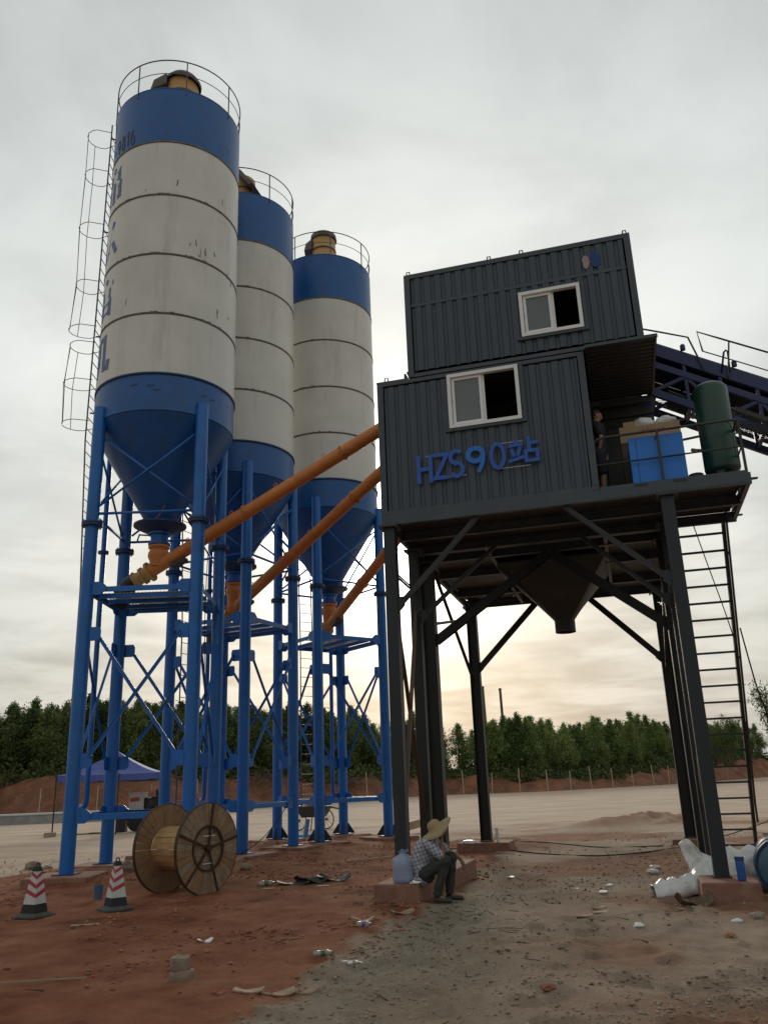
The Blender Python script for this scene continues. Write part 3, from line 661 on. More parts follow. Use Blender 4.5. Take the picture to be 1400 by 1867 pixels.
# ------------------------------------------------------------------ silos
RS = 1.63
ZB = [9.66, 10.57, 12.12, 13.72, 15.40, 16.98, 18.64]
def silo_parts(root, cx, cy):
    c = V((cx, cy, 0))
    def P(x, y, z): return c+V((x, y, z))
    # shell bands
    for i in range(6):
        mb = MB(); z0, z1 = ZB[i]+.012, ZB[i+1]-.012
        mb.lathe([(RS-.03, z0), (RS, z0), (RS, z1), (RS-.03, z1)], 72, (cx, cy))
        o = mb.build('shell_band', BLUE_U if i in (0, 5) else WHITE, root, auto=40)
    for i in range(1, 6):
        mb = MB(); z = ZB[i]; r = RS+(.03 if i == 1 else .014)
        mb.lathe([(RS-.03, z-.03), (r, z-.024), (r, z+.024), (RS-.03, z+.03)], 72, (cx, cy)); mb.build('seam_ring', BLUE_D if i == 1 else SEAM, root, smooth=True)
    # weld stitches standing off the seams here and there
    mb = MB()
    for i in (2, 3, 4):
        for k in range(10):
            t = rnd.uniform(-2.6, -0.3); z = ZB[i]+.035; mb.box(P(math.cos(t)*(RS+.004), math.sin(t)*(RS+.004), z), (.09*rnd.random()+.03, .01, .02), (V((-math.sin(t), math.cos(t), 0)), V((math.cos(t), math.sin(t), 0)), Z))
    mb.build('weld_spatter', SEAM, root)
    # roof
    mb = MB(); mb.lathe([(RS, 18.64), (RS, 18.67), (.5, 18.90), (0.02, 18.94)], 72, (cx, cy)); mb.build('roof', BLUE_U, root, auto=30)
    mb = MB(); mb.lathe([(.22, 18.8), (.22, 19.08), (.26, 19.08), (.26, 19.14), (0.01, 19.16)], 20, (cx+.62, cy-.35)); mb.build('roof_hatch', BLUE_U, root, auto=30)
    # cone
    mb = MB(); mb.lathe([(RS-.01, 9.66), (.30, 7.46)], 72, (cx, cy)); mb.build('cone', BLUE_U, root, smooth=True)
    mb = MB(); mb.lathe([(.30, 7.50), (.60, 7.46), (.60, 7.42), (.36, 7.30), (.22, 7.26)], 28, (cx, cy)); mb.build('cone_flange', BLUE_D, root, auto=30)
    mb = MB(); mb.lathe([(.22, 7.28), (.26, 7.27), (.26, 7.22), (.20, 7.20), (.20, 7.02), (.25, 7.02), (.25, 6.98), (.19, 6.97)], 24, (cx, cy))
    mb.bar(P(-.2, -.1, 7.2), P(-.42, -.16, 7.2), .03, .03); mb.bar(P(-.42, -.16, 7.22), P(-.46, -.2, 7.02), .02, .03); mb.build('butterfly_valve', BLUE, root, auto=30)
    # roof railing
    for z, r in ((19.55, .016), (19.12, .010)):
        mb = MB(); mb.path([P(RS*math.cos(t), RS*math.sin(t), z) for t in np.linspace(0, 2*PI, 64, endpoint=False)], r, 6, closed=True); mb.build('guard_rail', SEAMR, root, smooth=True)
    for k in range(8):
        t = 2*PI*k/8+.35; mb = MB(); mb.tube(P(RS*math.cos(t), RS*math.sin(t), 18.5), P(RS*math.cos(t), RS*math.sin(t), 19.55), .018, n=6); mb.build('rail_post', SEAMR, root)
    # legs
    s = 1.165; C4 = [(-s, -s), (s, -s), (s, s), (-s, s)]
    for i, (x, y) in enumerate(C4):
        mb = MB(); mb.tube(P(x, y, .1), P(x, y, 9.95), .143, n=20)
        lg = mb.build('leg', BLUE, root, auto=40)
        mb = MB(); mb.tube(P(x, y, 7.13), P(x, y, 7.17), .225, n=20); mb.tube(P(x, y, 7.18), P(x, y, 7.22), .225, n=20)
        for k in range(8): t = 2*PI*k/8; mb.tube(P(x+.195*math.cos(t), y+.195*math.sin(t), 7.09), P(x+.195*math.cos(t), y+.195*math.sin(t), 7.26), .013, n=5)
        mb.build('leg_flange', BLUE_D, lg, auto=30)
        mb = MB(); mb.box(P(x, y, .112), (.42, .42, .02)); mb.build('base_plate', BLUE_D, lg)
        for k in range(4):
            mb = MB(); t = PI/4+PI/2*k; u = V((math.cos(t), math.sin(t), 0)); q = P(x, y, 0); w = V((-u.y, u.x, 0))*.012
            mb.prism([q+u*.14+Z*.13, q+u*.34+Z*.13, q+u*.34+Z*.16, q+u*.16+Z*.42, q+u*.14+Z*.42], -w, w); mb.build('base_gusset', DARKST, lg)
        mb = MB(); hx = .62; q = P(x, y, 0)
        mb.hexa([q+V((-hx-.06, -hx-.06, -.35)), q+V((hx+.06, -hx-.06, -.35)), q+V((hx+.06, hx+.06, -.35)), q+V((-hx-.06, hx+.06, -.35)), q+V((-hx, -hx, .10)), q+V((hx, -hx, .10)), q+V((hx, hx, .10)), q+V((-hx, hx, .10))])
        mb.build('footing', CONC, root, bevel=.025)
    for i in range(4):
        a = V(C4[i]+(0,)) if False else V((C4[i][0], C4[i][1], 0)); b = V((C4[(i+1) % 4][0], C4[(i+1) % 4][1], 0)); d = (b-a).normalized()
        a2, b2 = a+d*.15, b-d*.15; out = V((d.y, -d.x, 0))
        def Q(p, z): return c+p+Z*z
        for (z0, z1, k) in ((9.20, 7.58, .026),):
            mb = MB(); mb.tube(Q(a2, z0), Q(b2, z1), k, n=8); mb.build('brace', BLUE, root, smooth=True)
            mb = MB(); mb.tube(Q(a2+out*.055, z1), Q(b2+out*.055, z0), k, n=8); mb.build('brace', BLUE, root, smooth=True)
        mb = MB(); mb.tube(Q(a2, 7.42), Q(b2, 7.42), .032, n=8); mb.build('tie_bar', BLUE, root, smooth=True)
        # gusseted angle beams at platform and base
        for z, t in ((5.76, .055), (1.19, .055)):
            mb = MB(); mb.bar(Q(a2+d*.12, z), Q(b2-d*.12, z), .09, .012); mb.bar(Q(a2+d*.12+out*.045, z-t), Q(b2-d*.12+out*.045, z-t), .01, t*2)
            mb.build('cross_beam', BLUE, root)
            for p, sg in ((a2, 1), (b2, -1)):
                mb = MB(); o_ = out*.058; q = [Q(p-d*sg*.02, z+.11), Q(p+d*sg*.16, z+.11), Q(p+d*sg*.27, z+.02), Q(p+d*sg*.27, z-.08), Q(p+d*sg*.16, z-.17), Q(p-d*sg*.02, z-.17)]
                mb.prism(q, o_, o_+out*.014); mb.build('gusset', BLUE, root)
        for sg, (z0, z1) in ((0, (4.74, 2.27)), (1, (2.27, 4.74))):
            mb = MB(); o_ = out*(.02 if sg == 0 else .075)
            mb.bar(Q(a2+d*.14+o_, z0), Q(b2-d*.14+o_, z1), .012, .075, out.cross(d)); mb.bar(Q(a2+d*.14+o_+Z*.035, z0), Q(b2-d*.14+o_+Z*.035, z1), .06, .01, out.cross(d))
            mb.build('brace', BLUE, root)
        for p, sg in ((a2, 1), (b2, -1)):
            for z in (4.78, 2.23):
                mb = MB(); o_ = out*.05; mb.prism([Q(p-d*sg*.02, z+.12), Q(p+d*sg*.19, z+.12), Q(p+d*sg*.22, z+.06), Q(p+d*sg*.22, z-.12), Q(p+d*sg*.16, z-.17), Q(p-d*sg*.02, z-.17)], o_-out*.007, o_+out*.007); mb.build('gusset', BLUE, root)
    # service platform inside the legs
    for y in (-.55, .05, .65):
        mb = MB(); mb.bar(P(-s+.05, y, 5.70), P(s-.05, y, 5.70), .06, .09); mb.build('platform_joist', BLUE, root)
    mb = MB()
    for k in range(27):
        t = -s+.12+k*(2*s-.24)/26
        mb.bar(P(t, -.6, 5.755), P(t, .95, 5.755), .014, .012)
    for k in range(22):
        t = -.6+k*1.55/21; mb.bar(P(-s+.1, t, 5.745), P(s-.1, t, 5.745), .010, .008)
    mb.build('mesh_floor', MESHG, root)['kind'] = 'stuff'
    mb = MB()
    # feed pipe with elbow at the foot
    fx, fy = -1.67, 1.12; u = V((fx, fy, 0)).normalized()
    mb.path([P(fx, fy, 18.9), P(fx, fy, 12), P(fx, fy, 5), P(fx, fy, 1.42)]+[P(fx, fy, 1.42)+u*(.14*(1-math.cos(t)))-Z*.14*math.sin(t) for t in np.linspace(.3, PI/2, 5)]+[P(fx, fy, 1.28)+u*.22], .062, 12)
    fp = mb.build('feed_pipe', BLUE, root, smooth=True)
    mb = MB(); mb.tube(P(fx, fy, 7.14), P(fx, fy, 7.2), .13, n=14)
    mb.build('pipe_flange', BLUE_D, root)
    for z in (10, 12.5, 15, 17.5): mb = MB(); mb.bar(P(fx, fy, z), P(fx*.8, fy*.8, z), .04, .04); mb.build('pipe_bracket', BLUE_D, root)
    # caged ladder
    lx = -RS-.22
    def lz(z): return -RS-float(np.interp(z, [1, 6, 9.7, 19], [.10, .12, .28, .22]))
    for y in (.0, .46):
        mb = MB(); mb.path([P(lz(z), y, z) for z in (.9, 3, 6, 7.8, 9.7, 14, 19.05)], .020, 5); mb.build('ladder_rail', SEAMR, root)
    for k in range(60):
        z = 1.0+k*.30; mb = MB(); mb.tube(P(lz(z), .0, z), P(lz(z), .46, z), .011, n=5); mb.build('rung', SEAMR, root)
    hz_ = [18.80, 17.52, 15.83, 14.1, 12.8, 12.34, 11.3, 10.2]
    def hoop(z, w): return [P(lx, .0, z)]+[P(lx-.36-.36*math.sin(t)*w, .23-.36*math.cos(t), z) for t in np.linspace(0, PI, 9)]+[P(lx, .46, z)]
    ws = [1, .95, 1.05, .9, 1.15, .95, 1.2, 1.05]
    for z, w in zip(hz_, ws):
        mb = MB(); mb.path(hoop(z, w), .0095, 5); mb.build('cage_hoop', SEAMR, root)
    for grp in ((0, 5), (5, 8)):
        for j in (3, 5, 7):
            mb = MB(); mb.path([V(hoop(hz_[i], ws[i])[j])+V((-.01, 0, 0)) for i in range(*grp)], .009, 4); mb.build('cage_strap', SEAMR, root)
    for z in (18.6, 15.6, 12.5, 10.4):
        for y, k_, y2 in ((.0, .99, .1), (.46, .95, .4)): mb = MB(); mb.bar(P(lx, y, z), P(-RS*k_, y2, z), .03, .03); mb.build('ladder_bracket', SEAMR, root)
SEAMR = mat('rail_steel', (0.075, 0.07, 0.10), 0.5)
(c1, r1), (c2, r2), (c3, r3) = SILOS
silo1 = thing('cement_silo', (c1[0], c1[1], 0), 'nearest and leftmost white and blue cement silo, with blue lettering on its left side', 'silo', 'row of cement silos')
silo_parts(silo1, *c1)
silo2 = copy_tree(silo1); silo2.location = (c2[0], c2[1], 0); silo2.rotation_euler = (0, 0, r2)
silo2['label'] = 'middle white and blue cement silo, with a pitched brown rain hood on top'
silo3 = copy_tree(silo1); silo3.location = (c3[0], c3[1], 0); silo3.rotation_euler = (0, 0, r3)
silo3['label'] = 'farthest white and blue cement silo, beside the grey tower, flat cap on its yellow filter'
ORG[silo2.name] = V(silo2.location); ORG[silo3.name] = V(silo3.location)
for o in [o for o in bpy.data.objects if o.name.startswith('base_gusset') and o.parent and o.parent.parent in (silo1, silo2)]: bpy.data.objects.remove(o)
mb = MB(); mb.box((c1[0]+.15, c1[1]+.25, 5.775), (1.5, 1.2, .006)); mb.build('pale_sheet', mat('translucent_sheet', (.75, .78, .76), .5, var=.1, alpha=.55), silo1)
# lettering on the nearest silo, wrapped round the shell
def on_shell(phi0, z0, w, h):
    def pl(x, y, d):
        ph = phi0+w*x/RS; r = RS+.003+d; return V((c1[0]+r*math.cos(ph), c1[1]+r*math.sin(ph), z0+h*y))
    return pl
pc = math.atan2(-c1[1], -c1[0])
x0 = pc-R(78)
for ch, off in (('-', 0), ('9', 9.5), ('8', 17.5), ('1', 24), ('6', 30)):
    mb = MB()
    for i, st in enumerate(GL[ch]): stroke(mb, st, .17, on_shell(x0+R(off+1), 17.1, .19, .44), 0, .004+.001*i, (ch, i) in CLOSED)
    mb.build('lettering', TEXTD, silo1)
mb = MB(); stroke(mb, GL['2'][0], .14, on_shell(pc-R(89), 17.75, .42, .65), 0, .004); mb.build('lettering', TEXTD, silo1)
CHARS = [
 [([(.72, 1.0), (.62, .88)], 0), (box_strokes(.46, .56, .94, .86), 1), ([(.46, .71), (.94, .71)], 0), ([(.40, .02), (.40, .44), (1.0, .44), (1.0, .06), (.9, .04)], 0), ([(.70, .54), (.70, -.05)], 0)],
 [([(.30, .95), (.02, .95), (.02, .62), (.30, .62), (.30, .12), (.18, .10)], 0), ([(.86, 1.0), (.50, .12), (1.0, .22)], 0), ([(.84, .42), (1.02, .08)], 0)],
 [([(.62, 1.0), (.74, .90)], 0), ([(.40, .80), (1.02, .82)], 0), ([(.48, .64), (.92, .65)], 0), ([(.48, .50), (.92, .51)], 0), (box_strokes(.48, .03, .90, .36), 1)],
 [([(.02, .72), (.44, .74)], 0), ([(.24, 1.0), (.24, .0)], 0), ([(.52, .92), (.50, .30), (.34, .02)], 0), ([(.52, .93), (.82, .93), (.82, .12), (1.0, .10), (1.02, .30)], 0)],
]
for k, strokes in enumerate(CHARS):
    z0 = (ZB[4], ZB[3], ZB[2], ZB[1])[k]+.30; mb = MB()
    for i, (st, clo) in enumerate(strokes): stroke(mb, st, .13, on_shell(pc-R(57)-1.0/RS, z0, 1.0, 1.02), 0, .004+.0012*i, bool(clo))
    mb.build('lettering', TEXTB, silo1)
for k in range(26):
    ph = pc+R(rnd.uniform(-60, 70)); z = rnd.choice([ZB[1]-.35, ZB[2], ZB[3], ZB[4], ZB[5]])+rnd.uniform(-.28, .5); h = rnd.uniform(.02, .22); w_ = rnd.uniform(.008, .03)
    def pl(x, y, d, ph=ph, z=z): r = RS+.002+d; return V((c1[0]+r*math.cos(ph+x/RS), c1[1]+r*math.sin(ph+x/RS), z+y))
    mb = MB(); stroke(mb, [(0, 0), (rnd.uniform(-.02, .02), h*.5), (rnd.uniform(-.03, .03), h)], w_, pl, 0, .003); mb.build('paint_scuff', SEAM, silo1)
for k in range(5):
    ph = pc+R(rnd.uniform(-30, 40)); z = 10.1+rnd.uniform(-.2, .2)
    def pl(x, y, d, ph=ph, z=z): r = RS+.002+d; return V((c1[0]+r*math.cos(ph+x/RS), c1[1]+r*math.sin(ph+x/RS), z+y))
    mb = MB(); stroke(mb, [(0, 0), (.05, .03), (.12, .02), (.16, .05)], .035, pl, 0, .003); mb.build('paint_scuff', BLUE_D, silo1)
# roof filters with different rain hoods
def filt(root, c, kind):
    mb = MB(); r = .43; z0 = 18.64; c = c
    mb.lathe([(r, z0), (r, 20.05 if kind == 2 else 20.30), (r-.02, 20.30)], 28, c); mb.build('roof_filter', YEL, root, smooth=True)
    mb = MB(); mb.lathe([(r+.004, 19.80), (r+.022, 19.80), (r+.022, 19.85), (r+.004, 19.85)], 28, c); mb.build('filter_band', RUSTHAT, root, smooth=True)
    q = V((c[0], c[1], 0)); e = RT; 
    if kind == 1:   # slanting round hood spilling to the left
        ax_ = (V((1, 0, -.10)).normalized(), V((0, 1, 0)), V((.10, 0, 1)).normalized())
        mb = MB(); mb.lathe([(.50, .0), (.50, .10), (.40, .24), (.02, .30)], 26, ax=ax_, origin=q+V((0, 0, 20.26)))
        mb.build('rain_hood', RUSTHAT, root, auto=35)
        mb = MB(); mb.hexa([q+V((-.36, -.38, 20.08)), q+V((-.36, .3, 20.08)), q+V((-.82, .2, 20.00)), q+V((-.82, -.28, 20.00)), q+V((-.36, -.40, 20.40)), q+V((-.36, .35, 20.40)), q+V((-.74, .2, 20.28)), q+V((-.74, -.30, 20.28))])
        mb.build('filter_spout', RUSTHAT, root)
    elif kind == 2:  # big pitched sheet hood
        d = V((.96, -.28, 0)); n_ = V((.28, .96, 0)); pk = q+Z*20.62-d*.02
        mb = MB(); poly = [pk, pk+d*.66-Z*.92, pk+d*.54-Z*.98, pk-Z*.18-d*.02, pk-d*.95-Z*.40, pk-d*.98-Z*.26]
        mb.prism([p-n_*.0 for p in poly], -n_*.62, n_*.55); mb.build('rain_hood', RUSTHAT, root)
        mb = MB()
        for sg in (-1, 1):
            mb.bar(q+d*.5+n_*sg*.3+Z*18.8, q+d*.5+n_*sg*.3+Z*19.88, .04, .04)
        mb.build('hood_stay', SEAMR, root)
    else:
        mb = MB(); mb.lathe([(r+.03, 20.28), (r+.05, 20.31), (r+.03, 20.48), (.30, 20.58), (.02, 20.60)], 28, c); mb.build('rain_hood', RUSTHAT, root, auto=35)
        mb = MB(); mb.hexa([q+V((-.40, -.3, 19.83)), q+V((-.40, .3, 19.83)), q+V((-.68, .25, 19.80)), q+V((-.68, -.25, 19.80)), q+V((-.40, -.30, 20.24)), q+V((-.40, .3, 20.24)), q+V((-.62, .25, 20.08)), q+V((-.62, -.25, 20.08))]); mb.build('filter_spout', RUSTHAT, root)
filt(silo1, (c1[0]+.05, c1[1]), 1); 
def filt_local(silo, c, rot, kind):
    n0 = set(o.name for o in bpy.data.objects)
    q = thing('tmp', (c[0], c[1], 0), None, None); filt(q, c, kind)
    for o in list(kids(q)):
        for o2 in (o,):
            o2.parent = silo; o2.rotation_euler = (0, 0, -rot)
    bpy.data.objects.remove(q)
filt_local(silo2, c2, r2, 2); filt_local(silo3, c3, r3, 3)

# ------------------------------------------------------------------ screw conveyors from silo outlets to the tower
def screw(c, z0, end, label):
    p0 = V((c[0], c[1], z0)); p1 = T(*end); d = (p1-p0).normalized(); tail = p0-d*.42
    root = thing('screw_conveyor', tuple(p0), label, 'screw conveyor', 'orange screw conveyors')
    mb = MB(); mb.tube(p0-d*.20, p1, .150, n=20); mb.build('pipe', ORANGE, root, auto=40)
    mb = MB(); mb.lathe([(.19, 6.96), (.24, 6.96), (.24, 6.90), (.19, 6.88), (.235, 6.80), (.245, 6.70), (.20, 6.60), (.19, z0+.0)], 22, c); mb.build('inlet_boot', ORANGE, root, smooth=True)
    mb = MB(); mb.tube(p0-d*.20, p0-d*.25, .24, n=20); mb.tube(p0-d*.25, p0-d*.38, .17, n=18); mb.tube(p0-d*.38, p0-d*.43, .22, n=8); mb.tube(p0-d*.43, p0-d*.6, .14, .17, n=16); mb.tube(p0-d*.6, p0-d*.63, .21, n=12)
    mb.build('bearing_flange', YEL, root, auto=30)
    mb = MB(); m0 = p0-d*.63; mb.tube(m0, m0-d*.30, .20, .17, n=14); mb.tube(m0-d*.14+Z*.05, m0-d*.14-Z*.44-d*.28, .19, .15, n=14); mb.tube(m0-d*.30, m0-d*.55, .13, .10, n=12)
    mb.build('drive_motor', BLACK, root, auto=30)
    L_ = (p1-p0).length; side = d.cross(Z).normalized(); u = side.cross(d)
    k = 2.4
    while k < L_-.4:
        q = p0+d*k; mb = MB(); mb.tube(q-d*.012, q-d*.002, .18, n=18); mb.tube(q+d*.002, q+d*.012, .18, n=18)
        for j in range(10): t = 2*PI*j/10; o_ = side*.165*math.cos(t)+u*.165*math.sin(t); mb.tube(q+o_-d*.03, q+o_+d*.03, .012, n=5)
        mb.build('pipe_flange', ORANGE, root, auto=30); k += 2.6
    for k in (.9, 2.1, 3.3, 4.6):
        if k < L_-.3:
            q = p0+d*k+u*.15; mb = MB(); mb.path([q-d*.03, q-d*.035+u*.08, q+d*.035+u*.08, q+d*.03], .011, 5); mb.build('lifting_eye', ORANGE, root)
    q = p0+d*.5-u*.15; mb = MB(); mb.box(q-u*.05, (.22, .36, .08), (side, d, u)); mb.build('inspection_door', DARKST, root)
    return root
screw(c1, 6.47, (-4.1, 16.6, 9.28), 'uppermost orange screw conveyor, running from the nearest silo up to the grey cabin')
screw(c2, 6.26, (-4.6, 18.3, 9.05), 'middle orange screw conveyor, running from the middle silo up to the grey cabin')
screw(c3, 6.29, (-5.3, 21.3, 8.1), 'lowest orange screw conveyor, running from the farthest silo up behind the grey leg')

# ------------------------------------------------------------------ mixing tower
tower = thing('mixing_tower', tuple(T(-1.3, 17.5, G0)), 'dark grey mixing tower of stacked corrugated cabins on tall steel legs, lettered HZS90站', 'mixing plant')
def bld(mb, name, m_, parent=tower, **k): return mb.build(name, m_, parent, **k)
ZD = 5.84
# legs
for (a, b, w, h) in ((-3.63, 13.60, .20, .20), (.99, 13.60, .20, .20), (-3.63, 15.3, .19, .19), (1.02, 15.3, .19, .19), (-3.64, 16.4, .27, .27), (1.02, 16.4, .27, .27), (-3.62, 21.4, .25, .25), (1.02, 21.4, .25, .25)):
    mb = MB(); zt = ZD-.012
    heavy = w > .22
    mb.ibeam(T(a, b, .17), T(a, b, zt), w, h, .016, .014, up=B if not heavy else A)
    if not heavy:      # boxed on the open sides
        mb.bar(T(a-w/2+.008, b, .17), T(a-w/2+.008, b, zt), .010, h-.04, B); mb.bar(T(a+w/2-.008, b, .17), T(a+w/2-.008, b, zt), .010, h-.04, B)
    lg = bld(mb, 'leg', POSTH if b > 14 else POST)
    mb = MB(); mb.box(T(a, b, .158), (w+.05, h+.05, .02), AX); mb.build('foot_plate', RUST, lg); mb = MB(); mb.box(T(a, b, zt-.015), (w+.14, h+.14, .03), AX)
    for sx in (-1, 1):
        for sy in (-1, 1): mb.tube(T(a+sx*(w/2+.05), b+sy*(h/2+.05), zt-.06), T(a+sx*(w/2+.05), b+sy*(h/2+.05), zt+.02), .014, n=6)
    mb.build('end_plate', DARKST, lg)
for (a0, a1, b0, b1) in ((-3.93, -3.25, 13.0, 13.95), (.68, 1.42, 13.0, 13.95), (-3.95, -3.10, 14.9, 16.9), (.70, 1.40, 14.9, 16.9), (-4.25, -3.02, 20.9, 21.9), (.60, 1.45, 20.9, 21.9)):
    mb = MB(); e = .04
    mb.hexa([T(a0-e, b0-e, -.5), T(a1+e, b0-e, -.5), T(a1+e, b1+e, -.5), T(a0-e, b1+e, -.5), T(a0, b0, .148), T(a1, b0, .148), T(a1, b1, .148), T(a0, b1, .148)])
    bld(mb, 'footing', CONC, bevel=.02)
# knee braces: front light pair, thick middle pair, light pair on second row, rear pair
for (p, q, w, h) in (((-3.52, 13.60, 4.43), (-2.1, 13.60, 5.83), .075, .09), ((.88, 13.60, 4.45), (-.62, 13.60, 5.83), .075, .09),
                     ((-3.52, 16.4, 4.22), (-1.15, 16.4, 5.80), .16, .16), ((.90, 16.4, 4.20), (-1.10, 16.4, 5.80), .16, .16),
                     ((-3.54, 15.3, 4.50), (-2.0, 15.3, 5.80), .07, .09), ((.93, 15.3, 4.42), (-.5, 15.3, 5.80), .07, .09),
                     ((-3.50, 21.4, 4.25), (-1.95, 21.4, 5.80), .13, .15), ((.90, 21.4, 4.22), (-.62, 21.4, 5.80), .13, .15)):
    mb = MB()
    if w > .1: mb.ibeam(T(*p), T(*q), w, h, .012, .010, up=B)
    else: mb.bar(T(*p), T(*q), w, h, B)
    bld(mb, 'knee_brace', POSTH if w > .1 else POST)
    mb = MB(); s_ = 1 if q[0] > p[0] else -1; a, b, z = p
    mb.prism([T(a-s_*.02, b-.07, z-.16), T(a+s_*.12, b-.07, z-.02), T(a+s_*.12, b-.07, z+.14), T(a-s_*.02, b-.07, z+.14)], -B*.006, B*.006); bld(mb, 'gusset', POST)
# cross bracing along both sides
for a in (-3.63, 1.0):
    for (b0, z0, b1, z1, w) in ((13.72, 5.05, 15.2, 5.02, .05), (13.70, 4.62, 15.25, .9, .07), (15.22, 4.62, 13.72, .9, .07), (17.2, 5.78, 21.2, 3.9, .07), (21.28, 5.5, 16.55, 4.6, .06)):
        mb = MB(); mb.bar(T(a+(.03 if b0 > b1 else -.03), b0, z0), T(a+(.03 if b0 > b1 else -.03), b1, z1), .010, w, Z); mb.bar(T(a, b0, z0+w/2), T(a, b1, z1+w/2), w*.7, .01, Z); bld(mb, 'side_brace', BROWNST if z1 < 2 else POST)
# deck framing
for (a0, a1, b, h, w) in ((-3.75, 2.27, 13.52, .18, .08), (-3.72, 2.24, 14.62, .16, .09), (-3.75, 2.27, 15.68, .18, .08), (-3.70, 1.18, 16.47, .20, .12), (-3.70, 1.18, 18.0, .20, .12), (-3.70, 1.18, 20.1, .20, .12), (-3.80, 1.25, 21.62, .22, .08), (-3.80, 1.25, 15.77, .22, .08)):
    mb = MB()
    if w <= .08: mb.channel(T(a0, b, ZD+h/2), T(a1, b, ZD+h/2), w, h, .012, side=1 if b < 14 or 15.7 < b < 16 else -1)
    else: mb.ibeam(T(a0, b, ZD+h/2), T(a1, b, ZD+h/2), w, h, .014, .010)
    bld(mb, 'deck_beam', DGREY2)
for (a, b0, b1) in ((-3.71, 13.56, 15.64), (2.23, 13.56, 15.64), (-3.76, 15.84, 21.58), (1.21, 15.84, 21.58), (-2.3, 15.84, 21.58), (-.04, 15.84, 21.58), (-1.15, 18.1, 21.58)):
    mb = MB(); mb.channel(T(a, b0, ZD+.10), T(a, b1, ZD+.10), .07, .17, .010, side=1 if a < -1 else -1); bld(mb, 'cross_beam', DGREY2)
# floor plates (checker plate seen from underneath)
def plates(a0, a1, b0, b1, na, nb, z=6.022):
    for i in range(na):
        for j in range(nb):
            x0, x1 = a0+(a1-a0)*i/na+.004, a0+(a1-a0)*(i+1)/na-.004; y0, y1 = b0+(b1-b0)*j/nb+.004, b0+(b1-b0)*(j+1)/nb-.004
            if x0 > -2.3 and x1 < .0 and y0 > 17.1 and y1 < 19.4: continue
            mb = MB(); mb.box(T((x0+x1)/2, (y0+y1)/2, z+random.uniform(0, .006)), (x1-x0, y1-y0, .012), AX); bld(mb, 'floor_plate', DARKST)
plates(-3.66, 2.18, 13.57, 15.63, 5, 2); plates(-3.70, 1.15, 15.86, 17.15, 4, 1); plates(-3.70, -2.25, 17.15, 19.35, 1, 1); plates(-.05, 1.15, 17.15, 19.35, 1, 1); plates(-3.70, 1.15, 19.35, 21.56, 4, 1)
mb = MB(); mb.box(T(-1.27, 15.745, 5.995), (4.9, .30, .02), AX); bld(mb, 'joint_plate', DARKST)
# discharge hopper
mb = MB(); oc = (-1.09, 18.3); r_ = .215; K = 24; top = []; bot = []
corners = [(-2.26, 17.18), (-.05, 17.18), (-.05, 19.3), (-2.26, 19.3)]
for s_ in range(4):
    for k in range(K//4):
        c0, c1_ = corners[s_], corners[(s_+1) % 4]; t = k/(K/4); top.append((c0[0]+(c1_[0]-c0[0])*t, c0[1]+(c1_[1]-c0[1])*t))
for i, (x, y) in enumerate(top):
    t = -3*PI/4+2*PI*i/K; bot.append((oc[0]+r_*math.cos(t), oc[1]+r_*math.sin(t)))
vs = [T(x, y, 5.90) for x, y in top]+[T(x, y, 4.76) for x, y in bot]
mb.add(vs, [(i, K+i, K+(i+1) % K, (i+1) % K) for i in range(K)]); bld(mb, 'hopper', DARKST, auto=25)
mb = MB(); mb.lathe([(r_, 4.78), (r_, 4.50), (r_-.012, 4.50), (r_-.012, 4.78)], 24, ax=AX, origin=T(oc[0], oc[1], 0)); bld(mb, 'hopper_spout', DARKST, auto=40)
mb = MB(); mb.box(T(-1.15, 17.16, 5.86), (2.3, .05, .05), AX); mb.bar(T(-2.28, 17.2, 5.82), T(-1.35, 18.2, 4.95), .05, .09); bld(mb, 'hopper_rim', DGREY2)

# corrugated wall panel in the a-z plane (ribs vertical), outward face towards -B
def corr_a(mb, a0, a1, z0, z1, b, pitch=.197, dep=.024, ph=0.0, mi=0, face=-1):
    xs = []; a = math.floor((a0-ph)/pitch)*pitch+ph
    prof = [(0, 0), (.54, 0), (.63, 1), (.91, 1)]
    while a < a1+pitch:
        for t, d in prof: xs.append((a+t*pitch, d))
        a += pitch
    pts = [(a0, None)]+[p for p in xs if a0+.003 < p[0] < a1-.003]+[(a1, None)]
    def dep_at(x):
        t = ((x-ph)/pitch) % 1
        return float(np.interp(t, [0, .54, .63, .91, 1], [0, 0, 1, 1, 0]))
    vs = []
    for x, d in pts:
        d = dep_at(x) if d is None else d
        vs += [T(x, b+d*dep, z0), T(x, b+d*dep, z1)]
    n = len(pts); mb.add(vs, [(2*i, 2*i+2, 2*i+3, 2*i+1) for i in range(n-1)], mi)
def corr_wall(a0, a1, z0, z1, b, holes=(), name='wall_panel'):
    # split round the window holes, each piece its own sheet
    zs = sorted({z0, z1, *[h[2] for h in holes], *[h[3] for h in holes]})
    if not holes: regs = [(a0, a1, z0, z1)]
    else:
        h = holes[0]; regs = [(a0, h[0], z0, z1), (h[1], a1, z0, z1), (h[0], h[1], z0, h[2]), (h[0], h[1], h[3], z1)]
    for q in regs:
        if q[1]-q[0] > .02 and q[3]-q[2] > .02:
            mb = MB(); corr_a(mb, *q, b); o = bld(mb, name, DGREY); sm = o.modifiers.new('thickness', 'SOLIDIFY'); sm.thickness = .003; sm.offset = 0
BF = 13.50
W1 = (-2.44, -1.17, 7.47, 8.51); W2 = (-1.04, .04, 9.02, 9.91)
corr_wall(-3.62, -.16, 6.10, 8.47, BF+.006, [W1])
corr_wall(-3.02, .86, 8.72, 10.04, BF+.006, [(W2[0], W2[1], W2[2], 10.04)] if False else [W2])
corr_wall(-3.02, .86, 10.10, 10.64, BF+.006)
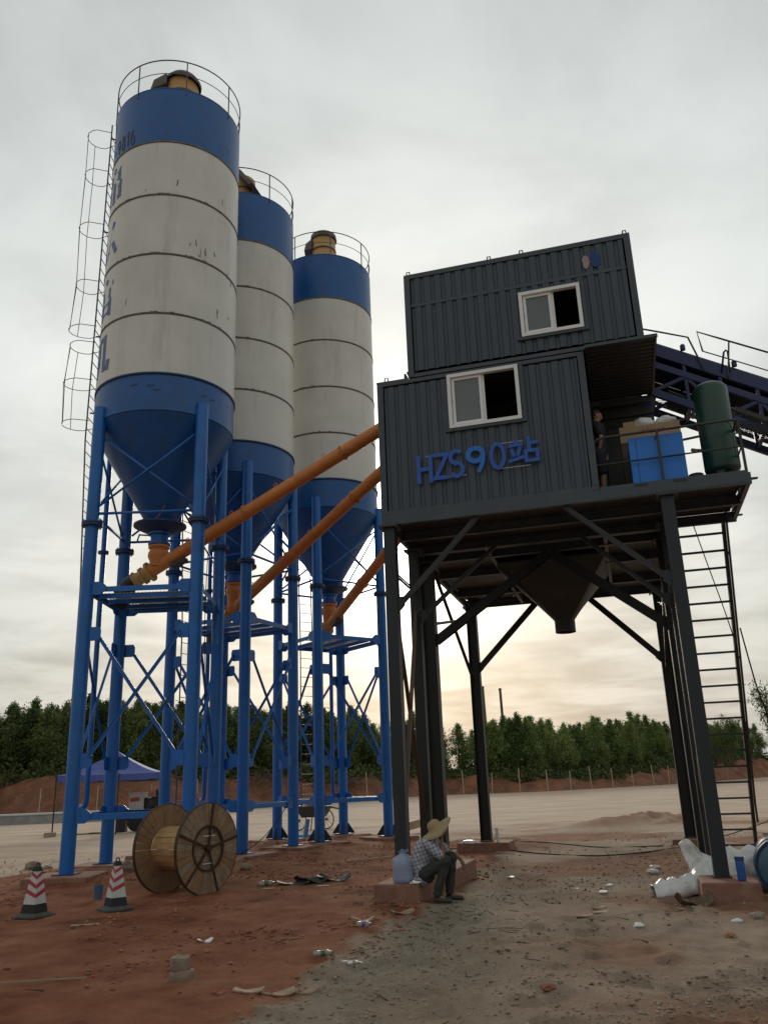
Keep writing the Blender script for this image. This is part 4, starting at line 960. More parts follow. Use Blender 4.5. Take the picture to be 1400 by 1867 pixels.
# frames of the two cabins
def frame(a0, a1, z0, z1, b, w=.11, names='cabin_frame'):
    for p, q in (((a0+w/2, z0), (a0+w/2, z1)), ((a1-w/2, z0), (a1-w/2, z1))):
        mb = MB(); mb.bar(T(p[0], b+.03, p[1]), T(q[0], b+.03, q[1]), w, .075, B); bld(mb, 'corner_post', DGREY2)
    for z, hh in ((z0+.03, .07), (z1-.03, .07)):
        mb = MB(); mb.box(T((a0+a1)/2, b+.030, z), (a1-a0-2*w-.004, .070, hh), AX); bld(mb, 'rail_beam', DGREY2)
frame(-3.75, -.03, 6.03, 8.565, BF); frame(-3.15, 1.0, 8.60, 10.72, BF)
mb = MB(); mb.box(T(-1.08, BF+.025, 10.07), (3.90, .05, .06), AX); bld(mb, 'rail_beam', DGREY2)
# remaining walls, floors and roofs of the cabins
def slab(a0, a1, b0, b1, z0, z1, name, m_): mb = MB(); mb.box(T((a0+a1)/2, (b0+b1)/2, (z0+z1)/2), (a1-a0, b1-b0, z1-z0), AX); return bld(mb, name, m_)
slab(-3.74, -3.70, BF+.10, 15.7, 6.04, 8.56, 'side_wall', DGREY); slab(-.075, -.035, BF+.10, 14.05, 6.04, 8.50, 'side_wall', DGREY)
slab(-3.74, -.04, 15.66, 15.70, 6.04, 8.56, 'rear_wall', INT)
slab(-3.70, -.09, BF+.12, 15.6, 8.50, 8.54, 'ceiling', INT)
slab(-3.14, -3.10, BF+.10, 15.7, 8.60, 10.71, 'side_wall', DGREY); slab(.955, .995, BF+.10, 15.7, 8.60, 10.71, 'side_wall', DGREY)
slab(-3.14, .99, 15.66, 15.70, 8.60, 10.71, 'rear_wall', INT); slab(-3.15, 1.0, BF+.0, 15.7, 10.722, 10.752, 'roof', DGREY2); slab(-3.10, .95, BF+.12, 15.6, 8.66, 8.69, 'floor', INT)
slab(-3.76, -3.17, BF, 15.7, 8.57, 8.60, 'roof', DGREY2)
# mixer hall behind
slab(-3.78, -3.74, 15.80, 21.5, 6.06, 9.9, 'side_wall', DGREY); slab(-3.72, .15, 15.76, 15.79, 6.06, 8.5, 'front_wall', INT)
slab(-3.72, 1.15, 15.80, 21.5, 9.9, 9.94, 'roof', DGREY2); slab(-3.7, 1.12, 21.44, 21.48, 6.06, 9.9, 'rear_wall', DGREY)
mb = MB(); mb.box(T(.645, 16.12, 7.31), (1.0, .5, 2.46), AX); mb.box(T(.64, 15.83, 8.28), (1.02, .04, .14), AX); bld(mb, 'mixer_housing', DARKST, bevel=.02)
for k in range(3): mb = MB(); mb.box(T(.36+.26*k, 15.845, 8.06), (.12, .02, .08), AX); bld(mb, 'vent_opening', BLACK)
slab(.98, 1.14, 15.86, 16.5, 6.9, 8.45, 'control_box', CONVB)
slab(-3.70, .1, 16.4, 20, 6.1, 8.4, 'mixer', DARKST)
# canopy of corrugated sheet, ribs running along the front
mb = MB(); nR = 16
pr = []
for k in range(nR):
    b0 = 13.40+k*2.28/nR; st = 2.28/nR
    pr += [(b0, 0), (b0+st*.5, 0), (b0+st*.62, .035), (b0+st*.9, .035)]
pr.append((15.68, 0))
vs = []
for b, d in pr: vs += [T(.0, b, 8.555+d), T(1.14, b, 8.555+d)]
mb.add(vs, [(2*i, 2*i+1, 2*i+3, 2*i+2) for i in range(len(pr)-1)]); o = bld(mb, 'canopy_sheet', DARKST); sm = o.modifiers.new('t', 'SOLIDIFY'); sm.thickness = .003
for (p, q) in (((1.17, 13.36, 8.60), (1.17, 15.72, 8.60)),):
    mb = MB(); mb.bar(T(*p)-Z*.03, T(*q)-Z*.03, .04, .05); bld(mb, 'canopy_trim', DGREY2)
slab(.0, 1.20, 13.33, 13.385, 8.545, 8.595, 'canopy_trim', DGREY2); slab(.0, 1.19, 13.39, 15.70, 8.60, 8.63, 'canopy_top', DGREY2); slab(.16, 1.16, 15.70, 15.75, 8.42, 8.55, 'canopy_beam', DGREY2)
# windows
def window(w, z_off, off):
    a0, a1, z0, z1 = w; b = BF-.035; f = .062
    root = MB()
    fr = MB()
    fr.box(T((a0+a1)/2, b+.03, z0+f/2), (a1-a0, .09, f), AX); fr.box(T((a0+a1)/2, b+.03, z1-f/2), (a1-a0, .09, f), AX)
    fr.box(T(a0+f/2, b+.03, (z0+z1)/2), (f, .09, z1-z0-2*f-.002), AX); fr.box(T(a1-f/2, b+.03, (z0+z1)/2), (f, .09, z1-z0-2*f-.002), AX)
    win = bld(fr, 'window', ALU)
    am = (a0+a1)/2+off
    # sliding sash on the left, slightly proud
    x0, x1 = a0+f+.01, am+.03; s = .05; y0, y1 = z0+f+.004, z1-f-.004
    sh = MB(); bb = b+.045
    sh.box(T((x0+x1)/2, bb, y0+s/2), (x1-x0, .03, s), AX); sh.box(T((x0+x1)/2, bb, y1-s/2), (x1-x0, .03, s), AX)
    sh.box(T(x0+s/2, bb, (y0+y1)/2), (s, .03, y1-y0-2*s-.002), AX); sh.box(T(x1-s/2, bb, (y0+y1)/2), (s, .03, y1-y0-2*s-.002), AX); sh.build('sash', ALU, win)
    mb = MB(); mb.box(T((x0+x1)/2, bb+.01, (y0+y1)/2), (x1-x0-2*s, .008, y1-y0-2*s), AX); mb.build('pane', GLASS, win)
    mb = MB(); bb2 = b+.075; x2 = am+.02
    mb.box(T(x2+.03, bb2, (y0+y1)/2), (.045, .025, y1-y0-.004), AX); mb.build('sash_stile', ALU, win)
    mb = MB(); mb.box(T(x0+.025, bb-.02, (y0+y1)/2), (.015, .015, .09), AX); mb.build('latch', ALU, win)
    mb = MB(); mb.box(T((a0+a1)/2, BF-.01, z0-.03), (a1-a0+.16, .05, .05), AX); mb.box(T(a1+.05, BF-.005, (z0+z1)/2), (.06, .04, z1-z0+.04), AX); bld(mb, 'window_surround', DGREY)
window(W1, 0, -.05); window(W2, 0, -.0)
# dark room seen through the open halves
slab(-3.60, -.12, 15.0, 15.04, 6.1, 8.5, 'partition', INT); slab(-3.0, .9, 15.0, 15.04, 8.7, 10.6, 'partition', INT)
# lettering
SGN = [('H', -3.06, -2.79, 6.505, 7.02, SIGN), ('Z', -2.77, -2.49, 6.53, 7.035, SIGN), ('S', -2.50, -2.22, 6.53, 7.06, SIGN), ('9', -2.20, -1.84, 6.575, 7.07, SIGN9), ('0', -1.80, -1.48, 6.575, 7.10, SIGN)]
for ch, a0, a1, z0, z1, m_ in SGN:
    mb = MB(); wd = .070
    def pl(x, y, d, a0=a0, a1=a1, z0=z0, z1=z1): return T(a0+x, BF-.045-d, z0+y)
    for i, st in enumerate(GL[ch]):
        st2 = [(x*(a1-a0), y*(z1-z0)) for x, y in st]; stroke(mb, st2, wd if ch != '9' or i else .085, pl, 0, .012+.0015*i, (ch, i) in CLOSED)
    bld(mb, 'sign_letter', m_)
mb = MB()
for i, (st, clo) in enumerate(ZHAN):
    def pl(x, y, d): return T(-1.46+x, BF-.045-d, 6.62+y)
    stroke(mb, [(x*.52, y*.46) for x, y in st], .060, pl, 0, .012+.0015*i, bool(clo))
bld(mb, 'sign_letter', SIGN)
mb = MB()
for z, a0, a1 in ((7.055, -1.72, -1.2), (6.60, -1.6, -1.1), (7.0, -2.9, -2.3), (6.57, -2.6, -2.2)): mb.tube(T(a0, BF-.04, z), T(a1, BF-.04, z), .004, n=4)
bld(mb, 'sign_wire', ALU)
# leftover paint marks high on the upper cabin
for (a, z, w, h, m_) in ((.20, 10.31, .055, .14, mat('pink_paint', (.36, .25, .24), .7)), (.37, 10.33, .085, .16, mat('blue_paint_mark', (.02, .05, .22), .7))):
    mb = MB(); mb.add([T(a+w*math.cos(t)*(1+.25*math.sin(3*t)), BF-.003, z+h*math.sin(t)) for t in np.linspace(0, 2*PI, 18, endpoint=False)], [tuple(range(17, -1, -1))])
    mb.prism([T(a+w*math.cos(t)*(1+.2*math.sin(3*t+a*9)), BF-.004, z+h*math.sin(t)) for t in np.linspace(0, 2*PI, 18, endpoint=False)], B*0, -B*.003); bld(mb, 'paint_mark', m_)
# lifting lugs
def lug(p, u, n_, s=.06):
    mb = MB(); q = T(*p)
    mb.path([q-u*s*.6, q-u*s*.42+n_*s*1.5, q+u*s*.42+n_*s*1.5, q+u*s*.6], .012, 6); bld(mb, 'lifting_lug', DGREY2)
for a in (-3.07, -1.52, -.92, .92): lug((a, BF+.05, 10.75), A, Z)
lug((-3.58, BF+.05, 8.60), A, Z)
lug((2.28, 13.56, 5.93), B, A); lug((2.28, 15.6, 5.93), B, A)
# guard rail round the open deck
rp = MB(); b = 13.56
bld(MB().path([T(-.02, b, 6.7), T(-.05, b, 6.85), T(.02, b, 6.93), T(.15, b, 6.95), T(2.12, b, 6.96), T(2.2, b+.03, 6.95), T(2.22, b+.12, 6.95), T(2.22, 15.6, 6.95)], .021, 8), 'guard_rail', DARKST, smooth=True)
bld(MB().path([T(-.03, b, 6.47), T(2.22, b, 6.49)], .014, 6), 'guard_rail', DARKST); bld(MB().path([T(2.22, b, 6.49), T(2.22, 15.6, 6.49)], .014, 6), 'guard_rail', DARKST)
for (a, bb) in ((.98, b), (2.23, b), (2.23, 14.6), (2.23, 15.6)):
    mb = MB(); mb.bar(T(a, bb, 6.03), T(a, bb, 6.95), .04, .04, B); bld(mb, 'rail_post', DARKST)
slab(-.02, 2.22, 13.475, 13.482, 5.86, 6.06, 'toe_plate', DGREY2)
for a in (.62, 1.22): slab(a-.1, a+.1, 13.468, 13.474, 6.0, 6.04, 'fork_slot', BLACK)

# ------------------------------------------------------------------ steep stair ladder behind the right leg
st = thing('stair_ladder', tuple(T(1.6, 18.6, G0)), 'dark steel stair ladder with many rungs behind the right grey leg', 'stair ladder')
lo, hi = V((0, 18.75, -.02)), V((0, 15.80, 5.95)); 
for a in (1.18, 2.06):
    mb = MB(); mb.bar(T(a, lo.y, lo.z), T(a, hi.y, hi.z), .06, .12, B); mb.build('stringer', BROWNST if a < 0 else DARKST, st)
for k in range(20):
    t = .035+k*.0487; b_, z_ = lo.y+(hi.y-lo.y)*t, lo.z+(hi.z-lo.z)*t; mb = MB(); mb.box(T(1.62, b_, z_), (.82, .05, .035), AX); mb.build('rung', DARKST, st)
mb = MB(); off = V((0, .0, .0)); 
mb.path([T(2.10, 18.15, .62), T(2.10, 18.1, .95), T(2.10, 15.55, 6.1)], .02, 6); mb.build('handrail', DARKST, st)
for t in (.3, .6, .9): b_, z_ = lo.y+(hi.y-lo.y)*t, lo.z+(hi.z-lo.z)*t; mb = MB(); mb.bar(T(2.09, b_, z_), T(2.10, b_-.27, z_-.0), .02, .02); mb.build('handrail_post', DARKST, st)

# ------------------------------------------------------------------ things on the open deck
comp = thing('air_compressor', tuple(T(.93, 14.0, 6.03)), 'bright blue air compressor cabinet on the open deck behind the guard rail', 'compressor')
mb = MB(); mb.box(T(.945, 13.98, 6.49), (.86, .66, .84), AX); mb.build('cabinet', CBLUE, comp, bevel=.008)
mb = MB(); mb.box(T(.63, 13.646, 6.49), (.006, .004, .80), AX); mb.build('door_seam', mat('seam_dark_blue', (.01, .06, .22), .6), comp)
mb = MB(); mb.box(T(.945, 13.645, 6.50), (.84, .004, .006), AX); mb.build('door_seam', MATS['seam_dark_blue'], comp)
mb = MB(); mb.box(T(.96, 13.64, 6.86), (.035, .02, .04), AX); mb.build('lock', BLACK, comp)
mb = MB(); mb.box(T(.945, 13.98, 6.05), (.80, .6, .04), AX); mb.build('skid', BLACK, comp)
cb = thing('cardboard_box', tuple(T(.95, 14.6, 7.12)), 'large flat cardboard carton with red lettering behind the blue compressor', 'box')
mb = MB(); mb.box(T(.93, 14.62, 7.27), (1.02, .45, .30), AX); mb.build('carton', CARD, cb, bevel=.004)
mb = MB(); mb.box(T(.60, 14.55, 7.475), (.20, .25, .09), AX); mb.build('flap', CARD, cb)
fc = bpy.data.curves.new('t', 'FONT'); fc.body = 'Haier'; fc.size = .17; fc.extrude = .001; to = bpy.data.objects.new('t', fc); COL.objects.link(to)
bpy.context.view_layer.update(); me = bpy.data.meshes.new_from_object(to.evaluated_get(bpy.context.evaluated_depsgraph_get())); bpy.data.objects.remove(to)
mb = MB(); mb.add([T(.80+v.co.x, 14.392-v.co.z, 7.25+v.co.y) for v in me.vertices], [tuple(p.vertices) for p in me.polygons]); mb.build('print', REDT, cb)
mb = MB(); mb.box(T(.90, 14.6, 6.58), (.96, .40, 1.06), AX); tag(mb.build('packing_case', mat('dark_cardboard', (.10, .07, .045), .9)), 'dark brown packing case under the lettered carton on the deck', 'box')
for k, (a, w, lab) in enumerate(((.86, .20, 'left white plastic bag lying on the lettered carton'), (1.22, .17, 'right white plastic bag lying on the lettered carton'))):
    mb = MB(); rock(mb, T(a, 14.55, 7.47), w, 20+k, (1.1, .8, .62), 3); tag(mb.build('plastic_bag', BAG, smooth=True), lab, 'bag')
tk = thing('air_tank', tuple(T(2.02, 14.2, 6.03)), 'upright dark green air tank at the right end of the deck', 'tank')
prof = [(.02, 6.22)]+[(.285*math.sin(t), 6.36-.14*math.cos(t)) for t in np.linspace(.15, PI/2, 7)]+[(.285*math.cos(t), 7.78+.16*math.sin(t)) for t in np.linspace(0, PI/2-.02, 8)]
mb = MB(); mb.lathe(prof, 40, ax=AX, origin=T(1.98, 14.2, 0)); mb.build('vessel', GREEN, tk, smooth=True)
for t in (PI*.75, PI*1.4, PI*.1):
    mb = MB(); o_ = A*math.cos(t)*.22+B*math.sin(t)*.22; mb.bar(T(1.98, 14.2, 6.03)+o_, T(1.98, 14.2, 6.36)+o_, .12, .012, A*math.cos(t)+B*math.sin(t)); mb.build('foot', DARKST, tk)
mb = MB(); mb.tube(T(1.98, 14.2, 6.03), T(1.98, 14.2, 6.24), .02); mb.tube(T(2.05, 14.15, 6.05), T(2.05, 14.15, 6.26), .012); mb.build('drain_pipe', DARKST, tk)
mb = MB(); mb.tube(T(1.70, 14.15, 6.72), T(1.58, 14.10, 6.72), .022); mb.tube(T(1.58, 14.1, 6.72), T(1.53, 14.08, 6.72), .03); mb.build('valve', mat('brass', (.25, .2, .12), .5), tk)
mb = MB(); q = []
for t in np.linspace(-.75, .75, 12):
    ph = -PI/2+.1+t; q.append(T(1.98+.287*math.cos(ph), 14.2+.287*math.sin(ph), 7.0+.12*math.sqrt(max(0, 1-(t/.75)**2))))
q = [T(1.98+.288*math.cos(-PI/2+.1-.75), 14.2+.288*math.sin(-PI/2+.1-.75), 6.5)]+q+[T(1.98+.288*math.cos(-PI/2+.1+.75), 14.2+.288*math.sin(-PI/2+.1+.75), 6.5)]
mb.path(q, .006, 5); mb.build('weld_outline', GREEN, tk)
mb = MB(); mb.lathe([(.11, 6.03), (.115, 6.15), (.12, 6.16), (.11, 6.17)], 20, ax=AX, origin=T(1.50, 13.75, 0)); mb.lathe([(.01, 6.16), (.11, 6.165)], 20, ax=AX, origin=T(1.50, 13.75, 0)); tag(mb.build('bucket', DARKST, auto=30), 'low dark round tub between the compressor and the green tank', 'tub')

# ------------------------------------------------------------------ belt conveyor
cv_ = thing('belt_conveyor', tuple(T(4, 16.5, 5)), 'dark blue inclined belt conveyor truss climbing into the grey tower from the right', 'conveyor')
SL = -.585
def zc_(a): return 9.62+SL*(a-1.38)
def cvp(a, b, dz): return T(a, b, zc_(a)+dz)
a0, a1 = .6, 9.5
def cvb(name, p, q, w, h, m_=CONVB, up=Z): mb = MB(); mb.bar(p, q, w, h, up); return mb.build(name, m_, cv_)
cvb('belt_frame', cvp(a0, 16.05, .0), cvp(a1, 16.05, .0), .10, .22); cvb('belt_frame', cvp(a0, 17.0, .0), cvp(a1, 17.0, .0), .10, .22)
cvb('belt', cvp(a0, 16.52, .06), cvp(a1, 16.52, .06), .78, .02, RUBBER); cvb('belt', cvp(a0, 16.52, -.30), cvp(a1, 16.52, -.30), .70, .02, RUBBER)
mb = MB(); n = 10; L0, L1_ = a0, a1; vs = []
for a in (a0, a1):
    for t in np.linspace(0, PI, n+1): vs.append(cvp(a, 16.52-.50*math.cos(t), .10+.20*math.sin(t)))
mb.add(vs, [(i, i+1, n+2+i, n+1+i) for i in range(n)]); o = mb.build('belt_cover', CONVD, cv_, smooth=True); sm = o.modifiers.new('t', 'SOLIDIFY'); sm.thickness = .01
cvb('chord', cvp(a0, 16.05, -.34), cvp(a1, 16.05, -.34), .09, .12); cvb('chord', cvp(a0, 17.0, -.34), cvp(a1, 17.0, -.34), .09, .12)
cvb('chord', cvp(a0, 16.05, -.98), cvp(a1, 16.05, -.98), .10, .14); cvb('chord', cvp(a0, 17.0, -.98), cvp(a1, 17.0, -.98), .10, .14)
a = a0; k = 0
while a < a1-.5:
    for b in (16.05, 17.0):
        d = (a, a+.62) if k % 2 == 0 else (a+.62, a)
        cvb('diagonal', cvp(d[0], b, -.38), cvp(d[1], b, -.94), .06, .06); cvb('upright', cvp(a, b, -.1), cvp(a, b, -.94), .06, .06, CONVB, B)
    cvb('cross_member', cvp(a, 16.1, -.98), cvp(a, 16.95, -.98), .07, .07); a += .62; k += 1
for a in (1.5, 2.35, 3.3, 4.4): 
    cvb('return_plate', cvp(a, 16.52, -.78), cvp(a+.40, 16.52, -.80), .80, .02, DGREY2)
# pulleys / idler brackets on top
for a in (1.87, 2.75, 3.6):
    mb = MB(); q = cvp(a, 16.0, .20); mb.tube(q, q+Z*.10, .05, n=12); mb.tube(q+Z*.10, q+Z*.13, .05, .02, n=12); mb.build('idler_bracket', CONVB, cv_, auto=40)
mb = MB(); q = cvp(2.60, 15.98, .02); mb.path([q+A*(-.10), q+A*(.0)+Z*.42, q+A*.04+Z*.45, q+A*.07+Z*.42, q+A*.05], .02, 6); mb.build('step_hoop', CONVB, cv_, smooth=True)
# walkways with expanded mesh and rails
for (b0, b1, dz) in ((17.06, 17.75, -.40), (15.35, 15.98, -1.08)):
    s0 = 1.25 if b0 > 17 else 2.5
    mb = MB(); st_ = .075; a = s0
    if True:
        n = int((a1-s0)/st_)
        for k in range(-8, n):
            for sg in (1, -1):
                x0, x1 = s0+k*st_, s0+k*st_+(b1-b0)*.9
                if sg < 0: x0, x1 = x1, x0
                if min(x0, x1) < s0 or max(x0, x1) > 6.8: continue
                mb.bar(cvp(x0, b0, dz), cvp(x1, b1, dz), .010, .012)
    mb.build('mesh_walkway', DARKST, cv_)['kind'] = 'stuff'
    cvb('walkway_edge', cvp(s0, b0, dz), cvp(a1, b0, dz), .05, .08, DARKST); cvb('walkway_edge', cvp(s0, b1, dz), cvp(a1, b1, dz), .05, .08, DARKST)
    a = s0
    while a < 7: cvb('walkway_bearer', cvp(a, b0, dz-.05), cvp(a, b1, dz-.05), .05, .05, DARKST); a += .8
mb = MB(); mb.path([cvp(1.0, 15.95, .34), cvp(1.45, 15.95, .42)+Z*.0, T(1.99, 15.95, 9.77), cvp(2.20, 15.95, -.15)], .018, 6); mb.build('handrail', DARKST, cv_)
mb = MB(); hr = [T(2.22, 15.95, 9.42), T(2.17, 15.95, 9.86)]; hr += [T(a, 15.95, 9.86-.565*(a-2.17)) for a in np.linspace(2.6, 8, 8)]; mb.path(hr, .018, 6); mb.build('handrail', DARKST, cv_)
mb = MB(); mb.path([T(a, 15.95, 9.42-.565*(a-2.22)) for a in np.linspace(2.22, 8, 8)], .012, 6); mb.build('handrail', DARKST, cv_)
for a in (2.72, 3.7, 4.7): cvb('rail_post', T(a, 15.95, 9.86-.565*(a-2.17)), T(a-.12, 15.95, zc_(a-.12)-.1), .03, .03, DARKST, B)
for z, sl in ((7.95, .18), (7.55, .14)): cvb('outrigger', T(.9, 15.9, z), T(2.5, 15.9, z+sl), .03, .04, DARKST)
cvb('trestle', T(3.3, 16.05, 7.4), T(3.1, 16.05, G0), .16, .16, DARKST, B) if False else None

# ------------------------------------------------------------------ cables
def cable(pts, r, label, m_=RUBBER, name='cable', steps=6):
    P = [V(p) for p in pts]; out = []
    for i in range(len(P)-1):
        p0, p1, p2, p3 = P[max(i-1, 0)], P[i], P[i+1], P[min(i+2, len(P)-1)]
        for k in range(steps):
            t = k/steps; out.append(.5*((2*p1)+(-p0+p2)*t+(2*p0-5*p1+4*p2-p3)*t*t+(-p0+3*p1-3*p2+p3)*t**3))
    out.append(P[-1]); mb = MB(); mb.path(out, r, 5); return tag(mb.build(name, m_, smooth=True), label, 'cable')
def gp(x, y, dz=.012): return (x, y, gz(x, y)+dz)
cable([gp(1.2, 21.9), gp(2.3, 21.3), gp(3.3, 20.3), gp(4.3, 19.5), gp(5.3, 19.3), gp(6.2, 19.6)], .014, 'black cable lying across the lane between the tower footings, nearer loop')
cable([gp(2.3, 22.9), gp(3.6, 22.7), gp(4.9, 21.6), gp(6.2, 21.0)], .012, 'black cable lying across the lane, farther of the two strands')
cable([T(1.52, 15.6, 5.85), T(1.66, 15.75, 5.2), T(1.85, 15.9, 4.3), T(1.97, 15.95, 3.6)], .010, 'thin wire slanting down from the deck edge to the stair ladder')
cable([T(2.10, 16.2, 4.0), T(2.25, 16.5, 3.0), T(2.42, 17.0, 2.4), T(2.55, 18.3, 1.2), T(2.9, 20.3, .9), (8.9, 21.6, .35)], .014, 'black cable hanging to the right of the stair ladder')
cable([(8.9, 21.6, .35), (7.7, 21.2, .1), (6.6, 20.9, gz(6.6, 20.9)+.02)], .012, 'short cable running from the hanging cable back to the tower footing')
cable([(-2.55, 22.0, 1.28), (-3.1, 21.6, .5), (-3.6, 20.9, .12), (-3.9, 20.6, gz(-3.9, 20.6)+.02)], .010, 'thin cable drooping from the cross beam of the middle silo')
cable([V(c1+(0,)) if False else (c1[0]+.35, c1[1]-.3, 8.3), (c1[0]+.1, c1[1]-.5, 7.55), (c1[0]-.3, c1[1]-.35, 7.46)], .010, 'pink air hose on the discharge cone of the nearest silo', mat('pink_hose', (.45, .10, .10), .5))
cable([(c1[0]+1.0, c1[1]+1.0, 8.6), (c1[0]+.9, c1[1]+.95, 6), (c1[0]+.95, c1[1]+1.0, 3)], .010, 'dark hose hanging inside the legs of the nearest silo', mat('dark_hose', (.08, .04, .05), .6))
cable([(c2[0]-.25, c2[1]-.3, 7.3), (c2[0]-.22, c2[1]-.3, 6.9), (c2[0]-.15, c2[1]-.3, 6.4)], .010, 'pink air hose under the middle silo', MATS['pink_hose'])

# ------------------------------------------------------------------ cable reel
def reel():
    n_ = V((-.85, .53, 0)).normalized(); C0 = V((-3.23, 15.37, G0+.74)); root = thing('cable_reel', (C0.x, C0.y, G0), 'large empty wooden cable reel with rusty iron spokes, standing by the nearest silo', 'cable reel')
    u = n_.cross(Z).normalized(); Zu = Z; RR = .74; Wd = .98
    def P(r, t, d): return C0+u*(r*math.cos(t))+Zu*(r*math.sin(t))+n_*d
    rr = random.Random(3)
    for side, d0, wm in ((0, 0.0, WOOD3), (1, Wd, WOOD)):
        fl = MB(); N_ = 32
        spokes = [R(a) for a in (83, 160, 227, 290, 12)] if side == 0 else []
        # outer planks in wedge sectors
        for k in range(N_):
            t0, t1 = 2*PI*k/N_+.006, 2*PI*(k+1)/N_-.006; e = rr.uniform(0, .006); s_ = 1 if side else -1
            q = [P(.36, t0, d0), P(RR-.012, t0, d0), P(RR-.012, (t0+t1)/2, d0), P(RR-.012, t1, d0), P(.36, t1, d0)]
            mb = MB(); mb.prism(q, n_*(-.022-e), n_*(.022)); 
            m_ = wm if side == 0 and rr.random() < .7 or side == 1 else WOOD
            mb.build('plank', [WOOD3, WOOD, WOOD2][rr.choice([0, 0, 1])] if side == 0 else WOOD, root)
        if side == 0:
            for k in range(6):
                x0, x1 = -.355+k*.118+.003, -.355+(k+1)*.118-.003; h0 = math.sqrt(max(.0, .355**2-max(abs(x0), abs(x1))**2)); h1 = math.sqrt(max(.0, .355**2-min(abs(x0), abs(x1))**2))
                h = (h0+h1)/2
                mb = MB(); mb.box(C0+Z*((x0+x1)/2)+n_*.02, (2*h, .03, x1-x0), (u, n_, Z)); mb.build('plank', WOOD3, root)
        mb = MB(); mb.lathe([(RR-.012, -.028), (RR, -.028), (RR, .028), (RR-.012, .028), (RR-.012, -.028)], 64, ax=(u, Zu, n_), origin=C0+n_*d0); mb.build('iron_rim', RUST, root, auto=40)
        if side == 0:
            mb = MB(); mb.lathe([(.34, -.045), (.375, -.045), (.375, -.02), (.34, -.02), (.34, -.045)], 40, ax=(u, Zu, n_), origin=C0); mb.build('iron_ring', RUST, root, auto=40)
            for a in spokes:
                mb = MB(); dr = u*math.cos(a)+Zu*math.sin(a); sd = n_.cross(dr); mb.box(C0+dr*(RR/2)-n_*.038, (RR-.02, .022, .035), (dr, n_, sd)); mb.build('spoke', RUST, root)
            mb = MB(); mb.tube(C0-n_*.07, C0+n_*.02, .06, n=16); mb.tube(C0-n_*.075, C0-n_*.07, .045, n=16); mb.build('hub', RUST, root, auto=40)
            for a in (.5, -.6): mb = MB(); mb.bar(C0+Z*a*.4-u*.14-n_*.04, C0+Z*a*.4+u*.14-n_*.04, .01, .012); mb.build('metal_strap', ALU, root)
    for k in range(22):
        t0, t1 = 2*PI*k/22+.01, 2*PI*(k+1)/22-.01; r = .36+rr.uniform(-.004, .004); mb = MB()
        q = [P(r-.025, t0, .026), P(r, t0, .026), P(r, t1, .026), P(r-.025, t1, .026)]; mb.prism(q, n_*0, n_*(Wd-.052)); mb.build('stave', WOOD2, root)
    for a in (150, 163, 178, 215, 235): 
        mb = MB(); mb.bar(P(.60, R(180-a), Wd-.026), P(.74, R(180-a), Wd-.028), .006, .01); mb.build('metal_strap', ALU, root)
reel()

# ------------------------------------------------------------------ traffic cones
def cone(x, y, rz, label, s=1.0, parent=None):
    z = gz(x, y)+.005; root = thing('traffic_cone', (x, y, z), label, 'traffic cone', 'square traffic cones'); q = V((x, y, z))
    def Q(px, py, pz): return q+V((px, py, pz))
    mb = MB(); h = .27; 
    mb.hexa([Q(-h, -h, 0), Q(h, -h, 0), Q(h, h, 0), Q(-h, h, 0), Q(-h, -h, .03), Q(h, -h, .03), Q(h, h, .03), Q(-h, h, .03)]); mb.hexa([Q(-h+.03, -h+.03, .03), Q(h-.03, -h+.03, .03), Q(h-.03, h-.03, .03), Q(-h+.03, h-.03, .03), Q(-.19, -.19, .075), Q(.19, -.19, .075), Q(.19, .19, .075), Q(-.19, .19, .075)])
    mb.build('base', BASEG, root)
    def hw(z_): return .165-(.165-.062)*(z_-.075)/(.78-.075)
    def band(z0, z1, name, m_):
        a, b = hw(z0), hw(z1); mb = MB(); mb.hexa([Q(-a, -a, z0), Q(a, -a, z0), Q(a, a, z0), Q(-a, a, z0), Q(-b, -b, z1), Q(b, -b, z1), Q(b, b, z1), Q(-b, b, z1)]); return mb.build(name, m_, root)
    band(.075, .225, 'skirt', RUBBER); band(.225, .78, 'body', CWHITE)
    # slanted red stripes, mirrored on neighbouring faces so they meet at the corners
    for f in range(4):
        t = f*PI/2; ux, uy = math.cos(t), math.sin(t); nx, ny = math.sin(t), -math.cos(t); sgn = 1 if f % 2 == 0 else -1
        for k in range(3):
            zc0 = .33+k*.155; mb = MB(); pts = []
            for (uu, zz) in ((-1, 0), (1, .085), (1, .155), (-1, .07)):
                u_ = uu*sgn; zq = min(zc0+zz, .775); w = hw(zq); pts.append(Q(u_*w*.985*ux+nx*(w+.002), u_*w*.985*uy+ny*(w+.002), zq))
            if sgn < 0: pts = pts[::-1]
            mb.add(pts, [(0, 1, 2, 3)]); mb.build('red_stripe', CRED, root)
    mb = MB(); mb.hexa([Q(-.068, -.068, .78), Q(.068, -.068, .78), Q(.068, .068, .78), Q(-.068, .068, .78), Q(-.045, -.045, .86), Q(.045, -.045, .86), Q(.045, .045, .86), Q(-.045, .045, .86)]); mb.path([Q(-.035, 0, .85), Q(-.03, 0, .90), Q(0, 0, .925), Q(.03, 0, .90), Q(.035, 0, .85)], .012, 6); mb.build('top_handle', RUBBER, root)
    root.rotation_euler = (0, 0, rz); root.scale = (s, s, s); return root
cone(-5.31, 13.38, R(47)+.35, 'red and white square traffic cone nearest the left edge', .79)
cone(-4.24, 13.75, R(20)+.35, 'red and white square traffic cone between the left cone and the wooden reel', .79)

